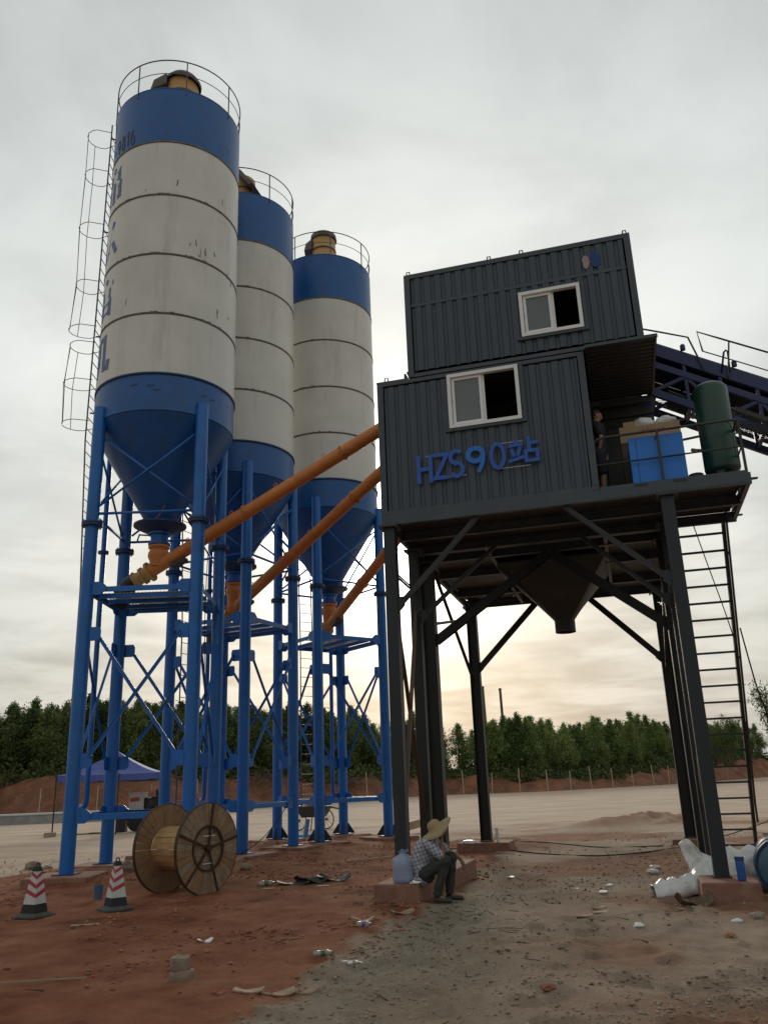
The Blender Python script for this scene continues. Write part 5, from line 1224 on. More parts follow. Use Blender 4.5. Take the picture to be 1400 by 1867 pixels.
# ------------------------------------------------------------------ blue canopy tent
tn = thing('canopy_tent', (-12.2, 38.6, G0), 'blue pop-up canopy tent on thin dark poles behind the nearest silo', 'tent')
c0 = V((-14.25, 37.1, 0)); ex = V((1, .10, 0)).normalized(); ey = V((-.10, 1, 0)).normalized(); Wt, Dt, zt = 4.3, 3.0, 2.32
cs = [c0, c0+ex*Wt, c0+ex*Wt+ey*Dt, c0+ey*Dt]; apex = c0+ex*Wt/2+ey*Dt/2+Z*3.32
for i in range(4):
    a, b = cs[i]+Z*zt, cs[(i+1) % 4]+Z*zt; mb = MB(); n = 8; vs = []; fs = []
    for j in range(n+1):
        s_ = j/n
        for k in range(n+1):
            p = a.lerp(b, k/n); e = p.lerp(apex, s_); e.z = zt+(3.32-zt)*(s_**1.5) ; vs.append(e-Z*.03*math.sin(PI*k/n)*(1-s_))
    for j in range(n):
        for k in range(n): fs.append((j*(n+1)+k, j*(n+1)+k+1, (j+1)*(n+1)+k+1, (j+1)*(n+1)+k))
    mb.add(vs, fs); o = mb.build('roof_panel', TENT, tn, smooth=True)
    mb = MB(); vs = []; fs = []
    for k in range(13):
        p = a.lerp(b, k/12)-Z*.03*math.sin(PI*k/12); vs += [p, p-Z*(.27+.02*math.sin(k*2.1))+(b-a).cross(Z).normalized()*.02*math.sin(k*1.3)]
    fs = [(2*k, 2*k+1, 2*k+3, 2*k+2) for k in range(12)]; mb.add(vs, fs); mb.build('valance', TENT, tn)
for q in (cs[0], cs[1], cs[2], cs[3], c0+ex*Wt*.60):
    mb = MB(); mb.bar(V((q.x, q.y, G0)), V((q.x, q.y, zt)), .045, .045, V((0, 1, 0))); mb.build('pole', BLACK, tn)
for q, lab in ((cs[0], 'pale concrete block holding down the left pole of the blue tent'),):
    mb = MB(); mb.box((q.x-.02, q.y-.16, G0+.09), (.44, .22, .2)); tag(mb.build('weight_block', CONC2, bevel=.02), lab, 'block')
# generator set under the tent
gn = thing('generator', (-11.4, 39.6, G0), 'white control cabinet and black engine of a generator on a wheel, under the tent', 'generator')
mb = MB(); mb.box((-11.45, 39.6, 1.0), (.66, .6, .95)); mb.build('control_cabinet', GREYP, gn, bevel=.02)
mb = MB(); mb.box((-11.45, 39.6, 1.50), (.72, .66, .04)); mb.build('cabinet_lid', GREYP, gn)
mb = MB(); mb.box((-11.52, 39.296, 1.22), (.42, .006, .17), (V((.985, 0, .1)), V((0, 1, 0)), Z)); mb.build('red_sticker', mat('red_sticker', (.42, .08, .05), .6), gn)
mb = MB(); mb.tube((-11.05, 39.35, 1.0), (-10.85, 39.6, 1.0), .30, n=20); mb.build('cooling_fan', BLACK, gn)
mb = MB(); mb.box((-10.5, 39.7, .95), (.62, .6, .75)); mb.box((-10.4, 39.7, 1.42), (.3, .3, .2)); mb.tube((-10.6, 39.5, 1.3), (-10.6, 39.5, 1.62), .05); mb.build('engine', BLACK, gn)
mb = MB(); mb.box((-10.9, 39.65, .45), (2.0, .7, .12)); mb.build('chassis', DARKST, gn)
mb = MB(); mb.tube((-11.35, 39.05, .28), (-11.35, 39.25, .28), .39, n=24); mb.tube((-11.35, 39.03, .28), (-11.35, 39.27, .28), .12, n=12); mb.build('wheel', RUBBER, gn)
mb = MB(); mb.box((-12.05, 39.4, .26), (.36, .4, .76)); mb.build('battery_box', BLACK, gn); mb = MB(); mb.box((-12.27, 39.25, .26), (.06, .1, .76)); mb.build('frame_post', GREYP, gn)
cable([gp(-12.3, 39.0), gp(-13.0, 38.5), gp(-13.3, 38.9), gp(-12.8, 39.0), gp(-13.1, 38.5), gp(-14.0, 38.3)], .03, 'loop of dark cable on the pad beside the generator')
# long pale panels lying on the pad
for (p, q, h, lab, k) in (((-25.0, 54.2), (-17.3, 55.9), .62, 'long pale panel stack lying on the pad behind the tent, longest one', 0), ((-28.3, 53.2), (-25.5, 53.8), .58, 'pale panel stack with dark brackets at the left edge of the picture', 1), ((-17.0, 56.2), (-13.4, 57.0), .45, 'pale panel lying on the pad behind the silo legs, right of the long one', 2)):
    P0, P1 = V((*p, G0)), V((*q, G0)); d = (P1-P0).normalized(); root = thing('panel_stack', tuple(P0), lab, 'panels')
    mb = MB(); mb.bar(P0+Z*h*.4, P1+Z*h*.4, 1.0, h*.78); mb.build('lower_panel', GREYP2, root); mb = MB(); mb.bar(P0+Z*h*.9, P1+Z*h*.9, 1.1, h*.16); mb.build('top_sheet', GREYP, root)
    if k == 1: mb = MB(); mb.bar(P1-d*.1-V((0, .6, 0)), P1-d*.3+Z*h-V((0, .6, 0)), .12, .12); mb.bar(P1+d*.3-V((0, .6, 0)), P1-d*.1+Z*h-V((0, .6, 0)), .12, .12); mb.build('bracket', BLACK, root)
# two-wheeled barrow behind the rear silo
br = thing('hand_cart', (-3.4, 35.0, G0), 'two-wheeled builder’s hand cart with spoked wheels behind the silo legs'.replace('’', "'"), 'hand cart')
q = V((-3.35, 35.0, G0))
for dx, dy in ((-.42, 0), (.62, .55)):
    w0 = q+V((dx, dy, .37)); ax_ = V((.55, .83, 0)).normalized(); s1 = V((.83, -.55, 0)).normalized()
    whl = MB(); whl.path([w0+s1*.35*math.cos(t)+Z*.35*math.sin(t) for t in np.linspace(0, 2*PI, 28, endpoint=False)], .022, 6, closed=True); wo_ = whl.build('wheel', RUBBER, br)
    for k in range(10): t = 2*PI*k/10; mb = MB(); mb.tube(w0, w0+s1*.34*math.cos(t)+Z*.34*math.sin(t), .008, n=4); mb.build('spoke', RUST, wo_)
    mb = MB(); mb.tube(w0-ax_*.05, w0+ax_*.05, .04, n=10); mb.build('hub', RUST, wo_)
mb = MB(); mb.hexa([q+V((-.30, -.2, .48)), q+V((.50, .0, .48)), q+V((.60, .60, .48)), q+V((-.2, .45, .48)), q+V((-.60, -.35, .92)), q+V((.75, -.1, .88)), q+V((.85, .8, .88)), q+V((-.45, .65, .92))]); mb.build('tray', DARKST, br)
mb = MB(); mb.path([q+V((.1, .05, .82)), q+V((.75, .1, .84)), q+V((1.3, .1, .72)), q+V((1.45, .1, .66))], .022, 6); mb.build('handle', RUST, br); mb = MB(); mb.path([q+V((.1, .5, .82)), q+V((.75, .6, .84)), q+V((1.25, .6, .72))], .022, 6); mb.build('handle', RUST, br)
mb = MB(); mb.bar(q+V((.1, .0, .5)), q+V((.05, -.1, .0)), .03, .03); mb.bar(q+V((.3, .0, .5)), q+V((.4, -.1, .0)), .03, .03); mb.build('prop_leg', RUST, br)
mb = MB()
for k in range(14): c_ = q+V((rnd.uniform(-.3, .5), rnd.uniform(0, .4), .92+rnd.uniform(0, .1))); d = V((rnd.gauss(0, 1), rnd.gauss(0, .5), rnd.gauss(0, .25))).normalized()*.3; mb.tube(c_-d, c_+d, .02, n=4)
tag(mb.build('scrap_load', RUST), 'tangle of scrap rods lying in the hand cart', 'scrap', kind='stuff')
mb = MB(); mb.tube((-2.85, 28.0, -.1), (-2.75, 28.1, .55), .075, n=14); tag(mb.build('pipe_stub', mat('pale_blue_pvc', (.12, .25, .5), .4)), 'pale blue plastic pipe stub standing between the silo footings', 'pipe')
mb = MB(); mb.tube((-4.0, 29.5, -.02), (-2.2, 29.6, -.0), .05, n=10); tag(mb.build('pvc_pipe', MATS['pale_blue_pvc']), 'pale blue plastic pipe lying behind the upright stub', 'pipe')
# timber by the left grey leg
mb = MB(); mb.bar((.20, 31.5, G0), (.10, 31.6, 1.95), .16, .12, V((0, 1, 0))); tag(mb.build('timber_post', mat('mossy_board', (.42, .38, .24), .8, var=.3, dirt=(.05, .08, .02), dirt_amt=.9, dirt_scale=3)), 'upright pale stained board just behind the front left grey leg', 'board')
mb = MB(); mb.bar((.25, 29.6, .12), (1.2, 31.6, .24), .10, .26); tag(mb.build('plank_beam', PLY), 'long pale plank on edge behind the sitting man’s hat'.replace('’', "'"), 'plank')

# ------------------------------------------------------------------ people
def to_mesh_remesh(mb, voxel, name, smooth_it=4, seeds=None):
    me = bpy.data.meshes.new('tmp'); me.from_pydata([tuple(v) for v in mb.v], [], mb.f); o = bpy.data.objects.new('tmp', me); COL.objects.link(o)
    m = o.modifiers.new('r', 'REMESH'); m.mode = 'VOXEL'; m.voxel_size = voxel
    s_ = o.modifiers.new('s', 'SMOOTH'); s_.iterations = smooth_it; s_.factor = .5
    bpy.context.view_layer.update(); r = bpy.data.meshes.new_from_object(o.evaluated_get(bpy.context.evaluated_depsgraph_get())); bpy.data.objects.remove(o); r.name = name
    r.polygons.foreach_set('use_smooth', [True]*len(r.polygons)); return r
def ball(mb, c, r, sq=(1, 1, 1), n=12):
    c = V(c); prof = []; vs = []; fs = []
    for i in range(n//2+1):
        t = PI*i/(n//2)
        for j in range(n): p = 2*PI*j/n; vs.append(c+V((r*sq[0]*math.sin(t)*math.cos(p), r*sq[1]*math.sin(t)*math.sin(p), r*sq[2]*math.cos(t))))
    for i in range(n//2):
        for j in range(n): fs.append((i*n+j, (i+1)*n+j, (i+1)*n+(j+1) % n, i*n+(j+1) % n))
    mb.add(vs, fs)
def limb(mb, *pr, n=12):
    """pr: alternating point, radius"""
    P = [(V(pr[i]), pr[i+1]) for i in range(0, len(pr), 2)]
    for (p, r), (q, r2) in zip(P, P[1:]): mb.tube(p, q, r, r2, n)
    for p, r in P: ball(mb, p, r)
def hand(mb, wrist, d, palm_n, side, s=1.0, curl=.5):
    d = V(d).normalized(); nrm = V(palm_n).normalized(); w = d.cross(nrm).normalized()*side; wrist = V(wrist)
    k = wrist+d*.085*s; limb(mb, wrist, .024*s, wrist+d*.05*s+w*.012*s, .030*s, k, .030*s); limb(mb, wrist+d*.03*s-w*.01*s, .022*s, k-w*.022*s, .020*s)
    for i, (off, ln) in enumerate(((-.030, .062), (-.010, .075), (.010, .080), (.030, .070))):
        b = k+w*off*s; m = b+(d*math.cos(curl*.6)-nrm*math.sin(curl*.6)*-1)*ln*.5*s; t = m+(d*math.cos(curl*1.6)+nrm*math.sin(curl*1.6))*ln*.5*s; limb(mb, b, .0105*s, m, .0095*s, t, .008*s, n=8)
    b = wrist+d*.03*s+w*.028*s; m = b+(d*.6+w*.7+nrm*.2).normalized()*.035*s; t = m+(d*.9+w*.2+nrm*.4).normalized()*.03*s; limb(mb, b, .013*s, m, .011*s, t, .009*s, n=8)
def face(mb, c, fwd, up, s=1.0):
    c = V(c); f = V(fwd).normalized(); u = V(up); u = (u-f*u.dot(f)).normalized(); r = f.cross(u)
    ball(mb, c, .088*s, (1, .92, 1.12)); ball(mb, c+f*.018*s-u*.045*s, .066*s, (1, .9, 1)); ball(mb, c+f*.05*s-u*.085*s, .026*s)
    mb.tube(c+f*.082*s+u*.012*s, c+f*.108*s-u*.028*s, .008*s, .014*s, 8); ball(mb, c+f*.100*s-u*.03*s, .014*s)          # nose
    ball(mb, c+f*.080*s-u*.058*s, .018*s, (1, 1.3, .5)); ball(mb, c+f*.074*s+u*.03*s, .028*s, (.8, 1.4, .6))           # lips, brow
    for sg in (-1, 1): ball(mb, c+r*sg*.084*s-f*.004*s-u*.01*s, .022*s, (.9, .5, 1.2))                                    # ears
def child_mesh(name, me, material, parent):
    org = ORG[parent.name]
    me.transform(Matrix.Translation(-org)); me.materials.clear(); me.materials.append(material); o = bpy.data.objects.new(name, me); COL.objects.link(o); o.parent = parent; ORG[o.name] = org; return o
def D(a, b, z): return A*a+B*b+Z*z
# sitting man
root = thing('person', tuple(T(-3.0, 13.2, G0)), 'man in straw hat and checked shirt, hunched on the concrete footing, chin on hand', 'person')
b0 = 13.22
hipR, hipL = T(-3.19, b0-.09, .27), T(-3.19, b0+.09, .27)
kR, kL = T(-2.84, b0-.13, .46), T(-2.80, b0+.13, .49); aR, aL = T(-2.99, b0-.12, -.02), T(-2.87, b0+.14, -.02)
shR, shL = T(-3.11, b0-.17, .70), T(-3.07, b0+.17, .70); elR, elL = T(-2.88, b0-.16, .50), T(-2.87, b0+.20, .56)
wrR, wrL = T(-2.90, b0-.09, .76), T(-2.68, b0+.16, .45); hd = T(-2.96, b0-.01, .865)
mb = MB()
limb(mb, T(-3.2, b0, .28), .13, T(-3.24, b0, .42), .125, T(-3.18, b0, .60), .14, T(-3.11, b0, .70), .10, T(-3.04, b0, .78), .055, hd, .05)
limb(mb, shR, .055, T(-3.1, b0, .70), .09, shL, .055)
limb(mb, shR, .052, elR, .038, wrR, .025); limb(mb, shL, .052, elL, .038, wrL, .025)
limb(mb, hipR, .085, kR, .058, aR, .036, aR+D(.10, 0, -.045), .030, aR+D(.17, 0, -.06), .026); limb(mb, hipL, .085, kL, .058, aL, .036, aL+D(.10, 0, -.045), .030, aL+D(.17, 0, -.06), .026)
face(mb, hd, D(.93, -.1, -.25), Z); hand(mb, wrR, D(-.15, .1, 1), D(-.9, 0, -.1), -1, .95, 1.1); hand(mb, wrL, D(.45, 0, -.9), D(-.8, 0, -.4), 1, 1.0, .5)
child_mesh('body', to_mesh_remesh(mb, .0065, 'body', 3), SKIN, root)
mb = MB()
limb(mb, T(-3.21, b0, .26), .145, T(-3.26, b0, .42), .150, T(-3.19, b0, .60), .165, T(-3.11, b0, .69), .125); limb(mb, shR, .078, T(-3.1, b0, .69), .11, shL, .078)
limb(mb, shR, .078, shR.lerp(elR, .80), .072); limb(mb, shL, .078, shL.lerp(elL, .80), .072); limb(mb, T(-3.24, b0-.06, .2), .10, T(-3.24, b0+.06, .2), .10)
sh_ = to_mesh_remesh(mb, .012, 'shirt', 4)
for v in sh_.vertices: v.co += v.normal*(mnoise.noise(v.co*14)*.012+mnoise.noise(v.co*40)*.004)
child_mesh('shirt', sh_, SHIRT, root)
mb = MB(); limb(mb, hipR, .10, kR, .076, aR+D(0, 0, .03), .068); limb(mb, hipL, .10, kL, .076, aL+D(0, 0, .03), .068); limb(mb, T(-3.17, b0, .25), .125, T(-3.2, b0, .3), .13)
tr = to_mesh_remesh(mb, .012, 'trousers', 4)
for v in tr.vertices: v.co += v.normal*(mnoise.noise(v.co*11)*.014+mnoise.noise(v.co*30)*.005)
child_mesh('trousers', tr, TROU, root)
for a_ in (aR, aL):
    mb = MB(); limb(mb, a_+D(-.03, 0, -.05), .042, a_+D(.08, 0, -.055), .042, a_+D(.18, 0, -.065), .036); child_mesh('shoe', to_mesh_remesh(mb, .010, 'shoe', 3), SHOE, root)
hax = D(-.50, -.30, .81).normalized(); hx = hax.cross(B).normalized(); hy = hax.cross(hx); hc = T(-3.005, b0-.01, .905)
mb = MB(); prof = [(.275, -.035), (.20, -.012), (.125, .0), (.108, .03), (.095, .085), (.06, .115), (.0, .122)]; vs = []; n = 40
for r, z in prof:
    for i in range(n):
        t = 2*PI*i/n; wv = (.030*math.sin(2*t+.7)+.014*math.sin(3*t))*(max(0, r-.12)/.15); vs.append(hc+hx*r*math.cos(t)+hy*r*math.sin(t)+hax*(z+wv))
mb.add(vs, [(j*n+i, j*n+(i+1) % n, (j+1)*n+(i+1) % n, (j+1)*n+i) for j in range(len(prof)-1) for i in range(n)])
o = mb.build('straw_hat', STRAW, root, smooth=True); sm = o.modifiers.new('t', 'SOLIDIFY'); sm.thickness = .006
# man standing on the deck beside the cabin wall
root = thing('person', tuple(T(.04, 14.35, 6.04)), 'man in black top and dark shorts standing at the corner of the open deck', 'person')
a0_, b0 = .03, 14.32; z0 = 6.04
mb = MB()
for sg in (-1, 1):
    y = b0+sg*.10; limb(mb, T(a0_, y, z0+.90), .095, T(a0_+.03, y, z0+.48), .060, T(a0_, y, z0+.08), .038, T(a0_+.10, y, z0+.035), .034, T(a0_+.17, y, z0+.03), .028)
limb(mb, T(a0_, b0, z0+.95), .13, T(a0_, b0, z0+1.15), .12, T(a0_, b0, z0+1.38), .14, T(a0_+.01, b0, z0+1.48), .06, T(a0_+.03, b0, z0+1.58), .055)
for sg in (-1, 1):
    s_, e_, w_ = T(a0_, b0+sg*.19, z0+1.40), T(a0_+.07, b0+sg*.21, z0+1.40-.27), T(a0_+.02+.1*(sg > 0), b0+sg*.16, z0+.96)
    limb(mb, T(a0_, b0, z0+1.40), .08, s_, .05, e_, .037, w_, .026); hand(mb, w_, D(-.1, 0, -1), D(.2, -sg, 0), sg, .95, .6)
face(mb, T(a0_+.03, b0, z0+1.64), D(1, .1, -.2), Z)
child_mesh('body', to_mesh_remesh(mb, .008, 'body', 3), SKINL, root)
mb = MB(); limb(mb, T(a0_, b0, z0+.92), .145, T(a0_, b0, z0+1.15), .14, T(a0_, b0, z0+1.38), .155)
for sg in (-1, 1): limb(mb, T(a0_, b0, z0+1.39), .10, T(a0_, b0+sg*.19, z0+1.40), .068, T(a0_+.05, b0+sg*.205, z0+1.22), .062)
child_mesh('shirt', to_mesh_remesh(mb, .012, 'shirt', 3), NAVY, root)
mb = MB(); limb(mb, T(a0_, b0-.08, z0+.90), .12, T(a0_, b0+.08, z0+.90), .12)
for sg in (-1, 1): limb(mb, T(a0_, b0+sg*.10, z0+.88), .115, T(a0_+.02, b0+sg*.11, z0+.54), .092)
child_mesh('shorts', to_mesh_remesh(mb, .012, 'shorts', 3), NAVY, root)
mb = MB(); ball(mb, T(a0_+.01, b0, z0+1.675), .099, (1, .95, 1.02)); child_mesh('hair', to_mesh_remesh(mb, .012, 'hair', 3), BLACK, root)

# ------------------------------------------------------------------ things on and around the footings
jg = thing('water_jug', tuple(T(-3.52, 13.18, .15)), 'large bluish water bottle in a clear plastic bag on the footing beside the sitting man', 'water bottle')
q = (-3.52, 13.17)
mb = MB(); prof = [(.01, .152), (.12, .152), (.135, .17), (.135, .23), (.128, .24), (.135, .25), (.135, .32), (.128, .33), (.135, .34), (.135, .43), (.12, .475), (.05, .53), (.032, .545), (.032, .60), (.01, .60)]
mb.lathe(prof, 36, ax=AX, origin=T(q[0], q[1], 0)); mb.build('bottle', JUG, jg, smooth=True)
mb = MB(); mb.lathe([(.037, .565), (.037, .615), (.01, .62)], 18, ax=AX, origin=T(q[0], q[1], 0)); mb.build('cap', JUG, jg, auto=40)
mb = MB(); prof = [(.10, .150), (.155, .152), (.165, .22), (.160, .34), (.165, .45), (.14, .50), (.06, .545), (.045, .56), (.075, .585)]; n = 44; vs = []
for j, (r, z) in enumerate(prof):
    for i in range(n):
        t = 2*PI*i/n; k = 1+.10*mnoise.noise(V((math.cos(t)*2.2, math.sin(t)*2.2, z*7)))+.04*math.sin(9*t+z*20); vs.append(T(q[0]+r*k*math.cos(t), q[1]+r*k*math.sin(t), z))
mb.add(vs, [(j*n+i, j*n+(i+1) % n, (j+1)*n+(i+1) % n, (j+1)*n+i) for j in range(len(prof)-1) for i in range(n)]); mb.path([T(q[0]+.05, q[1]-.03, .56), T(q[0]+.09, q[1]-.05, .62), T(q[0]+.10, q[1]-.04, .58)], .012, 5); mb.build('plastic_bag', FILM, jg, smooth=True)
bt = thing('blue_bottle', tuple(T(1.215, 13.2, .15)), 'tall blue drink bottle standing on the footing of the front right leg', 'bottle')
mb = MB(); mb.lathe([(.01, .152), (.050, .152), (.058, .17), (.054, .26), (.058, .28), (.058, .40), (.052, .43), (.035, .45)], 24, ax=AX, origin=T(1.215, 13.2, 0)); mb.build('bottle', mat('bottle_blue', (.03, .12, .42), .25, alpha=.92), bt, smooth=True)
mb = MB(); mb.lathe([(.060, .405), (.062, .405), (.062, .455), (.01, .458)], 24, ax=AX, origin=T(1.215, 13.2, 0)); mb.build('cap', mat('cap_navy', (.02, .05, .15), .4), bt, auto=40)
# scraps of paper on the footing by the man
for k, (a, b, z, lab) in enumerate(((-3.30, 13.03, .165, 'small white paper scrap on the footing edge behind the sitting man'), (-3.20, 15.0, .165, 'crumpled white paper on the second footing, right of the sitting man'), (-3.95, 20.95, .17, 'crumpled white rag on the rear left footing'))):
    mb = MB(); rock(mb, T(a, b, z), .06+.03*k, 40+k, (1.4, .8, .4), 2); tag(mb.build('paper_scrap', BAG), lab, 'paper')
mb = MB(); mb.tube(T(-3.28, 20.95, .15), T(-3.30, 20.96, .47), .035, n=12); tag(mb.build('pipe_stub', GREYP), 'short white plastic pipe leaning on the rear left grey leg', 'pipe')
mb = MB(); mb.box(T(-4.55, 20.6, -.02), (.62, .3, .03), (A, B, Z)); tag(mb.build('board', PLY), 'pale flat board on the dirt left of the rear footing', 'board')

# barrel, plastic sheeting, timber block at the right edge
BARC = V((5.62, 13.30, .26)); bx = V((.35, .93, .02)).normalized(); u_ = bx.cross(Z).normalized(); v_ = u_.cross(bx)
bar = thing('blue_barrel', (BARC.x, BARC.y, G0), 'big scuffed blue barrel lying on its side at the right edge', 'barrel')
mb = MB(); mb.lathe([(.0, .0), (.33, .0), (.375, .03), (.38, .10), (.37, .14), (.38, .35), (.395, .37), (.38, .39), (.38, .75), (.395, .77), (.38, .79), (.375, 1.0), (.33, 1.04)], 48, ax=(u_, v_, bx), origin=BARC-bx*.5); mb.build('shell', BARREL, bar, smooth=True)
mb = MB(); mb.lathe([(.365, -.02), (.39, -.02), (.39, .03), (.365, .03), (.365, -.02)], 48, ax=(u_, v_, bx), origin=BARC-bx*.5); mb.build('rim', mat('barrel_rim', (.02, .05, .12), .4), bar, auto=40)
def sheet(name, grid, material, label, cat, th=.006):
    mb = MB(); n, m = len(grid), len(grid[0]); mb.add([p for r in grid for p in r], [(i*m+j, i*m+j+1, (i+1)*m+j+1, (i+1)*m+j) for i in range(n-1) for j in range(m-1)])
    o = mb.build(name, material, smooth=True); sm = o.modifiers.new('t', 'SOLIDIFY'); sm.thickness = th; return tag(o, label, cat)
cl = [T(.03, 13.75, 0), T(.22, 13.80, 0), T(.42, 13.88, 0), T(.60, 14.0, 0), T(.72, 14.15, 0), T(.80, 14.32, 0), T(.84, 14.5, 0)]
grid = []
for i in range(31):
    t = i/30*(len(cl)-1); k = min(int(t), len(cl)-2); c = cl[k].lerp(cl[k+1], t-k); d = (cl[k+1]-cl[k]).normalized(); s_ = V((-d.y, d.x, 0)); row = []
    hgt = .16+.08*min(1, i/14); 
    if i > 17: hgt += (i-17)/13*.22
    for j in range(17):
        w = j/16; ang = PI*w; x_ = -(.17+.05*mnoise.noise(V((i*.4, 3, 8))))*math.cos(ang)*(1.0 if i < 18 else 1.2); zz = hgt*math.sin(ang)**.6*(1+.35*mnoise.noise(V((i*.45, j*.45, 1)))) + .04*mnoise.noise(V((i*1.1, j*.9, 4)))
        p = c+s_*x_; p.z = G0+max(.005, zz*(1 if j < 13 else 1)); row.append(p+V((0, 0, .03*mnoise.noise(V((i*.2, j*.3, 7))))))
    grid.append(row)
sheet('plastic_sheet', grid, BAG, 'long white plastic sheet trailing on the ground left of the front right leg', 'plastic sheet')
grid = []
for i in range(15):
    row = []
    for j in range(15):
        u0, v0 = i/14, j/14; e0 = (.66+.26*u0, .04); e1 = (.50+.50*u0, .52+.12*math.sin(PI*min(1, u0*1.6))-.20*u0); a_ = e0[0]+(e1[0]-e0[0])*v0; z = e0[1]+(e1[1]-e0[1])*v0
        p = T(a_+.02*mnoise.noise(V((u0*5, v0*5, 9))), 14.55+.10*math.sin(v0*2.2)+.08*math.sin(u0*3)+.09*mnoise.noise(V((u0*4, v0*4, 2)))+.04*mnoise.noise(V((u0*11, v0*11, 2))), z); row.append(p)
    grid.append(row)
sheet('plastic_sheet', grid, BAG, 'upturned white plastic flap leaning behind the long sheet', 'plastic sheet')
mb = MB(); rock(mb, T(1.40, 14.45, .10), .38, 77, (1.15, .7, 1.0), 4)
mb.v = [v + (v-T(1.40, 14.45, .1)).normalized()*.10*mnoise.noise(v*7) if isinstance(v, Vector) else tuple(V(v)+(V(v)-T(1.40, 14.45, .1)).normalized()*.10*mnoise.noise(V(v)*7)) for v in mb.v]
tag(mb.build('plastic_sheet', BAG, smooth=True), 'heap of crumpled white plastic between the front right leg and the blue barrel', 'plastic sheet')
mb = MB(); mb.box((8.6, 19.9, .05), (1.0, .6, .38), (V((.95, -.3, 0)), V((.3, .95, 0)), Z)); tag(mb.build('wooden_crate', PLY), 'brown wooden crate behind the blue barrel at the right edge', 'crate')

# ------------------------------------------------------------------ litter
def flat_piece(x, y, sx, sy, rz, material, name, label, cat, bend=.04, th=.012, lift=.012):
    c = V((x, y, gz(x, y)+lift)); u = V((math.cos(rz), math.sin(rz), 0)); w = V((-u.y, u.x, 0)); n = 6; vs = []; rr = random.Random(int(abs(x*1000+y*77)))
    jx = [rr.uniform(.85, 1.1) for _ in range(n+1)]
    for i in range(n+1):
        for j in range(4):
            a_, b_ = (i/n-.5)*sx, (j/3-.5)*sy*jx[i]; vs.append(c+u*a_+w*b_+Z*(bend*(2*i/n-1)**2*rr.uniform(.6, 1.1)+bend*.3*math.sin(j+i)))
    mb = MB(); mb.add(vs, [(i*4+j, (i+1)*4+j, (i+1)*4+j+1, i*4+j+1) for i in range(n) for j in range(3)]); o = mb.build(name, material); sm = o.modifiers.new('t', 'SOLIDIFY'); sm.thickness = th; return tag(o, label, cat)
def bottle(x, y, rz, ln, r, label, m1, m2, crush=.12):
    c = V((x, y, gz(x, y)+r*.95)); d = V((math.cos(rz), math.sin(rz), .03)).normalized(); s_ = d.cross(Z).normalized(); u = s_.cross(d); root = thing('plastic_bottle', (x, y, gz(x, y)), label, 'bottle')
    mb = MB(); mb.lathe([(.0, 0), (r*.85, .0), (r, .02), (r, ln*.33), (r*(1-crush), ln*.36), (r*(1-crush), ln*.58), (r, ln*.62), (r*.95, ln*.74), (r*.35, ln*.92), (r*.32, ln)], 16, ax=(s_, u, d), origin=c-d*ln/2); mb.build('bottle', m1, root, smooth=True)
    mb = MB(); mb.lathe([(r*(1.01-crush)+.003, ln*.36), (r*(1.01-crush)+.003, ln*.58)], 16, ax=(s_, u, d), origin=c-d*ln/2); mb.build('label', m2, root, smooth=True)
    mb = MB(); mb.lathe([(r*.38, ln*.95), (r*.40, ln*1.03), (0, ln*1.03)], 12, ax=(s_, u, d), origin=c-d*ln/2); mb.build('cap', m2, root, smooth=True)
PET = mat('clear_bottle', (.40, .36, .32), .25, alpha=.8); GL_ = mat('green_label', (.05, .14, .05), .5); PL_ = mat('purple_label', (.14, .08, .35), .5)
bottle(-.80, 9.72, R(18), .21, .029, 'empty plastic bottle with green label on the red dirt by the lane edge', PET, GL_)
bottle(-.43, 11.32, R(4), .19, .036, 'crushed plastic bottle with purple label below the sitting man', PET, PL_, .2)
bottle(-2.28, 15.9, R(15), .30, .045, 'green labelled bottle lying against the dark sheeting', PET, GL_)
bottle(-.49, 9.25, R(-8), .22, .022, 'flattened clear bottle scrap on the grey edge of the lane', PET, BAG, .3)
flat_piece(-2.26, 10.8, .16, .09, .4, BAG, 'plastic_wrapper', 'white crumpled wrapper alone on the red dirt', 'wrapper', .03)
flat_piece(-1.32, 8.17, .26, .12, -.1, PLY, 'cardboard_scrap', 'torn pale cardboard, left piece in the foreground', 'cardboard', .02)
flat_piece(-1.08, 8.24, .30, .12, .25, PLY, 'cardboard_scrap', 'torn pale cardboard, middle piece in the foreground', 'cardboard', .03)
flat_piece(-.86, 8.36, .28, .07, .45, PLY, 'cardboard_scrap', 'torn pale cardboard, right narrow piece in the foreground', 'cardboard', .03)
flat_piece(-4.2, 12.35, .36, .12, .2, PLY, 'board_scrap', 'short flat wooden offcut between the two traffic cones', 'board', .0, .018)
flat_piece(-1.85, 16.1, .55, .35, .2, BLACKSHEET, 'dark_sheet', 'crumpled black sheeting in the middle of the red dirt, left part', 'sheeting', .05)
flat_piece(-1.55, 16.35, .5, .4, .6, BLACKSHEET, 'dark_sheet', 'folded olive black sheeting in the red dirt, middle part', 'sheeting', .10)
flat_piece(-1.15, 16.5, .6, .3, .1, BLACKSHEET, 'dark_sheet', 'black sheeting in the red dirt, right part with raised fold', 'sheeting', .09)
flat_piece(-2.2, 15.5, .2, .12, .1, PLY, 'board_scrap', 'small pale chip left of the black sheeting', 'board', .0)
flat_piece(-1.30, 15.9, .22, .12, .2, PLY, 'board_scrap', 'small brown chip in front of the black sheeting', 'board', .0)
flat_piece(.05, 12.25, .30, .16, .3, PLY, 'cardboard_scrap', 'dull brown cardboard flake below the first footing', 'cardboard', .04)
flat_piece(-.45, 11.75, .30, .16, -.2, PLY, 'cardboard_scrap', 'brown cardboard flake left of the purple labelled bottle', 'cardboard', .05)
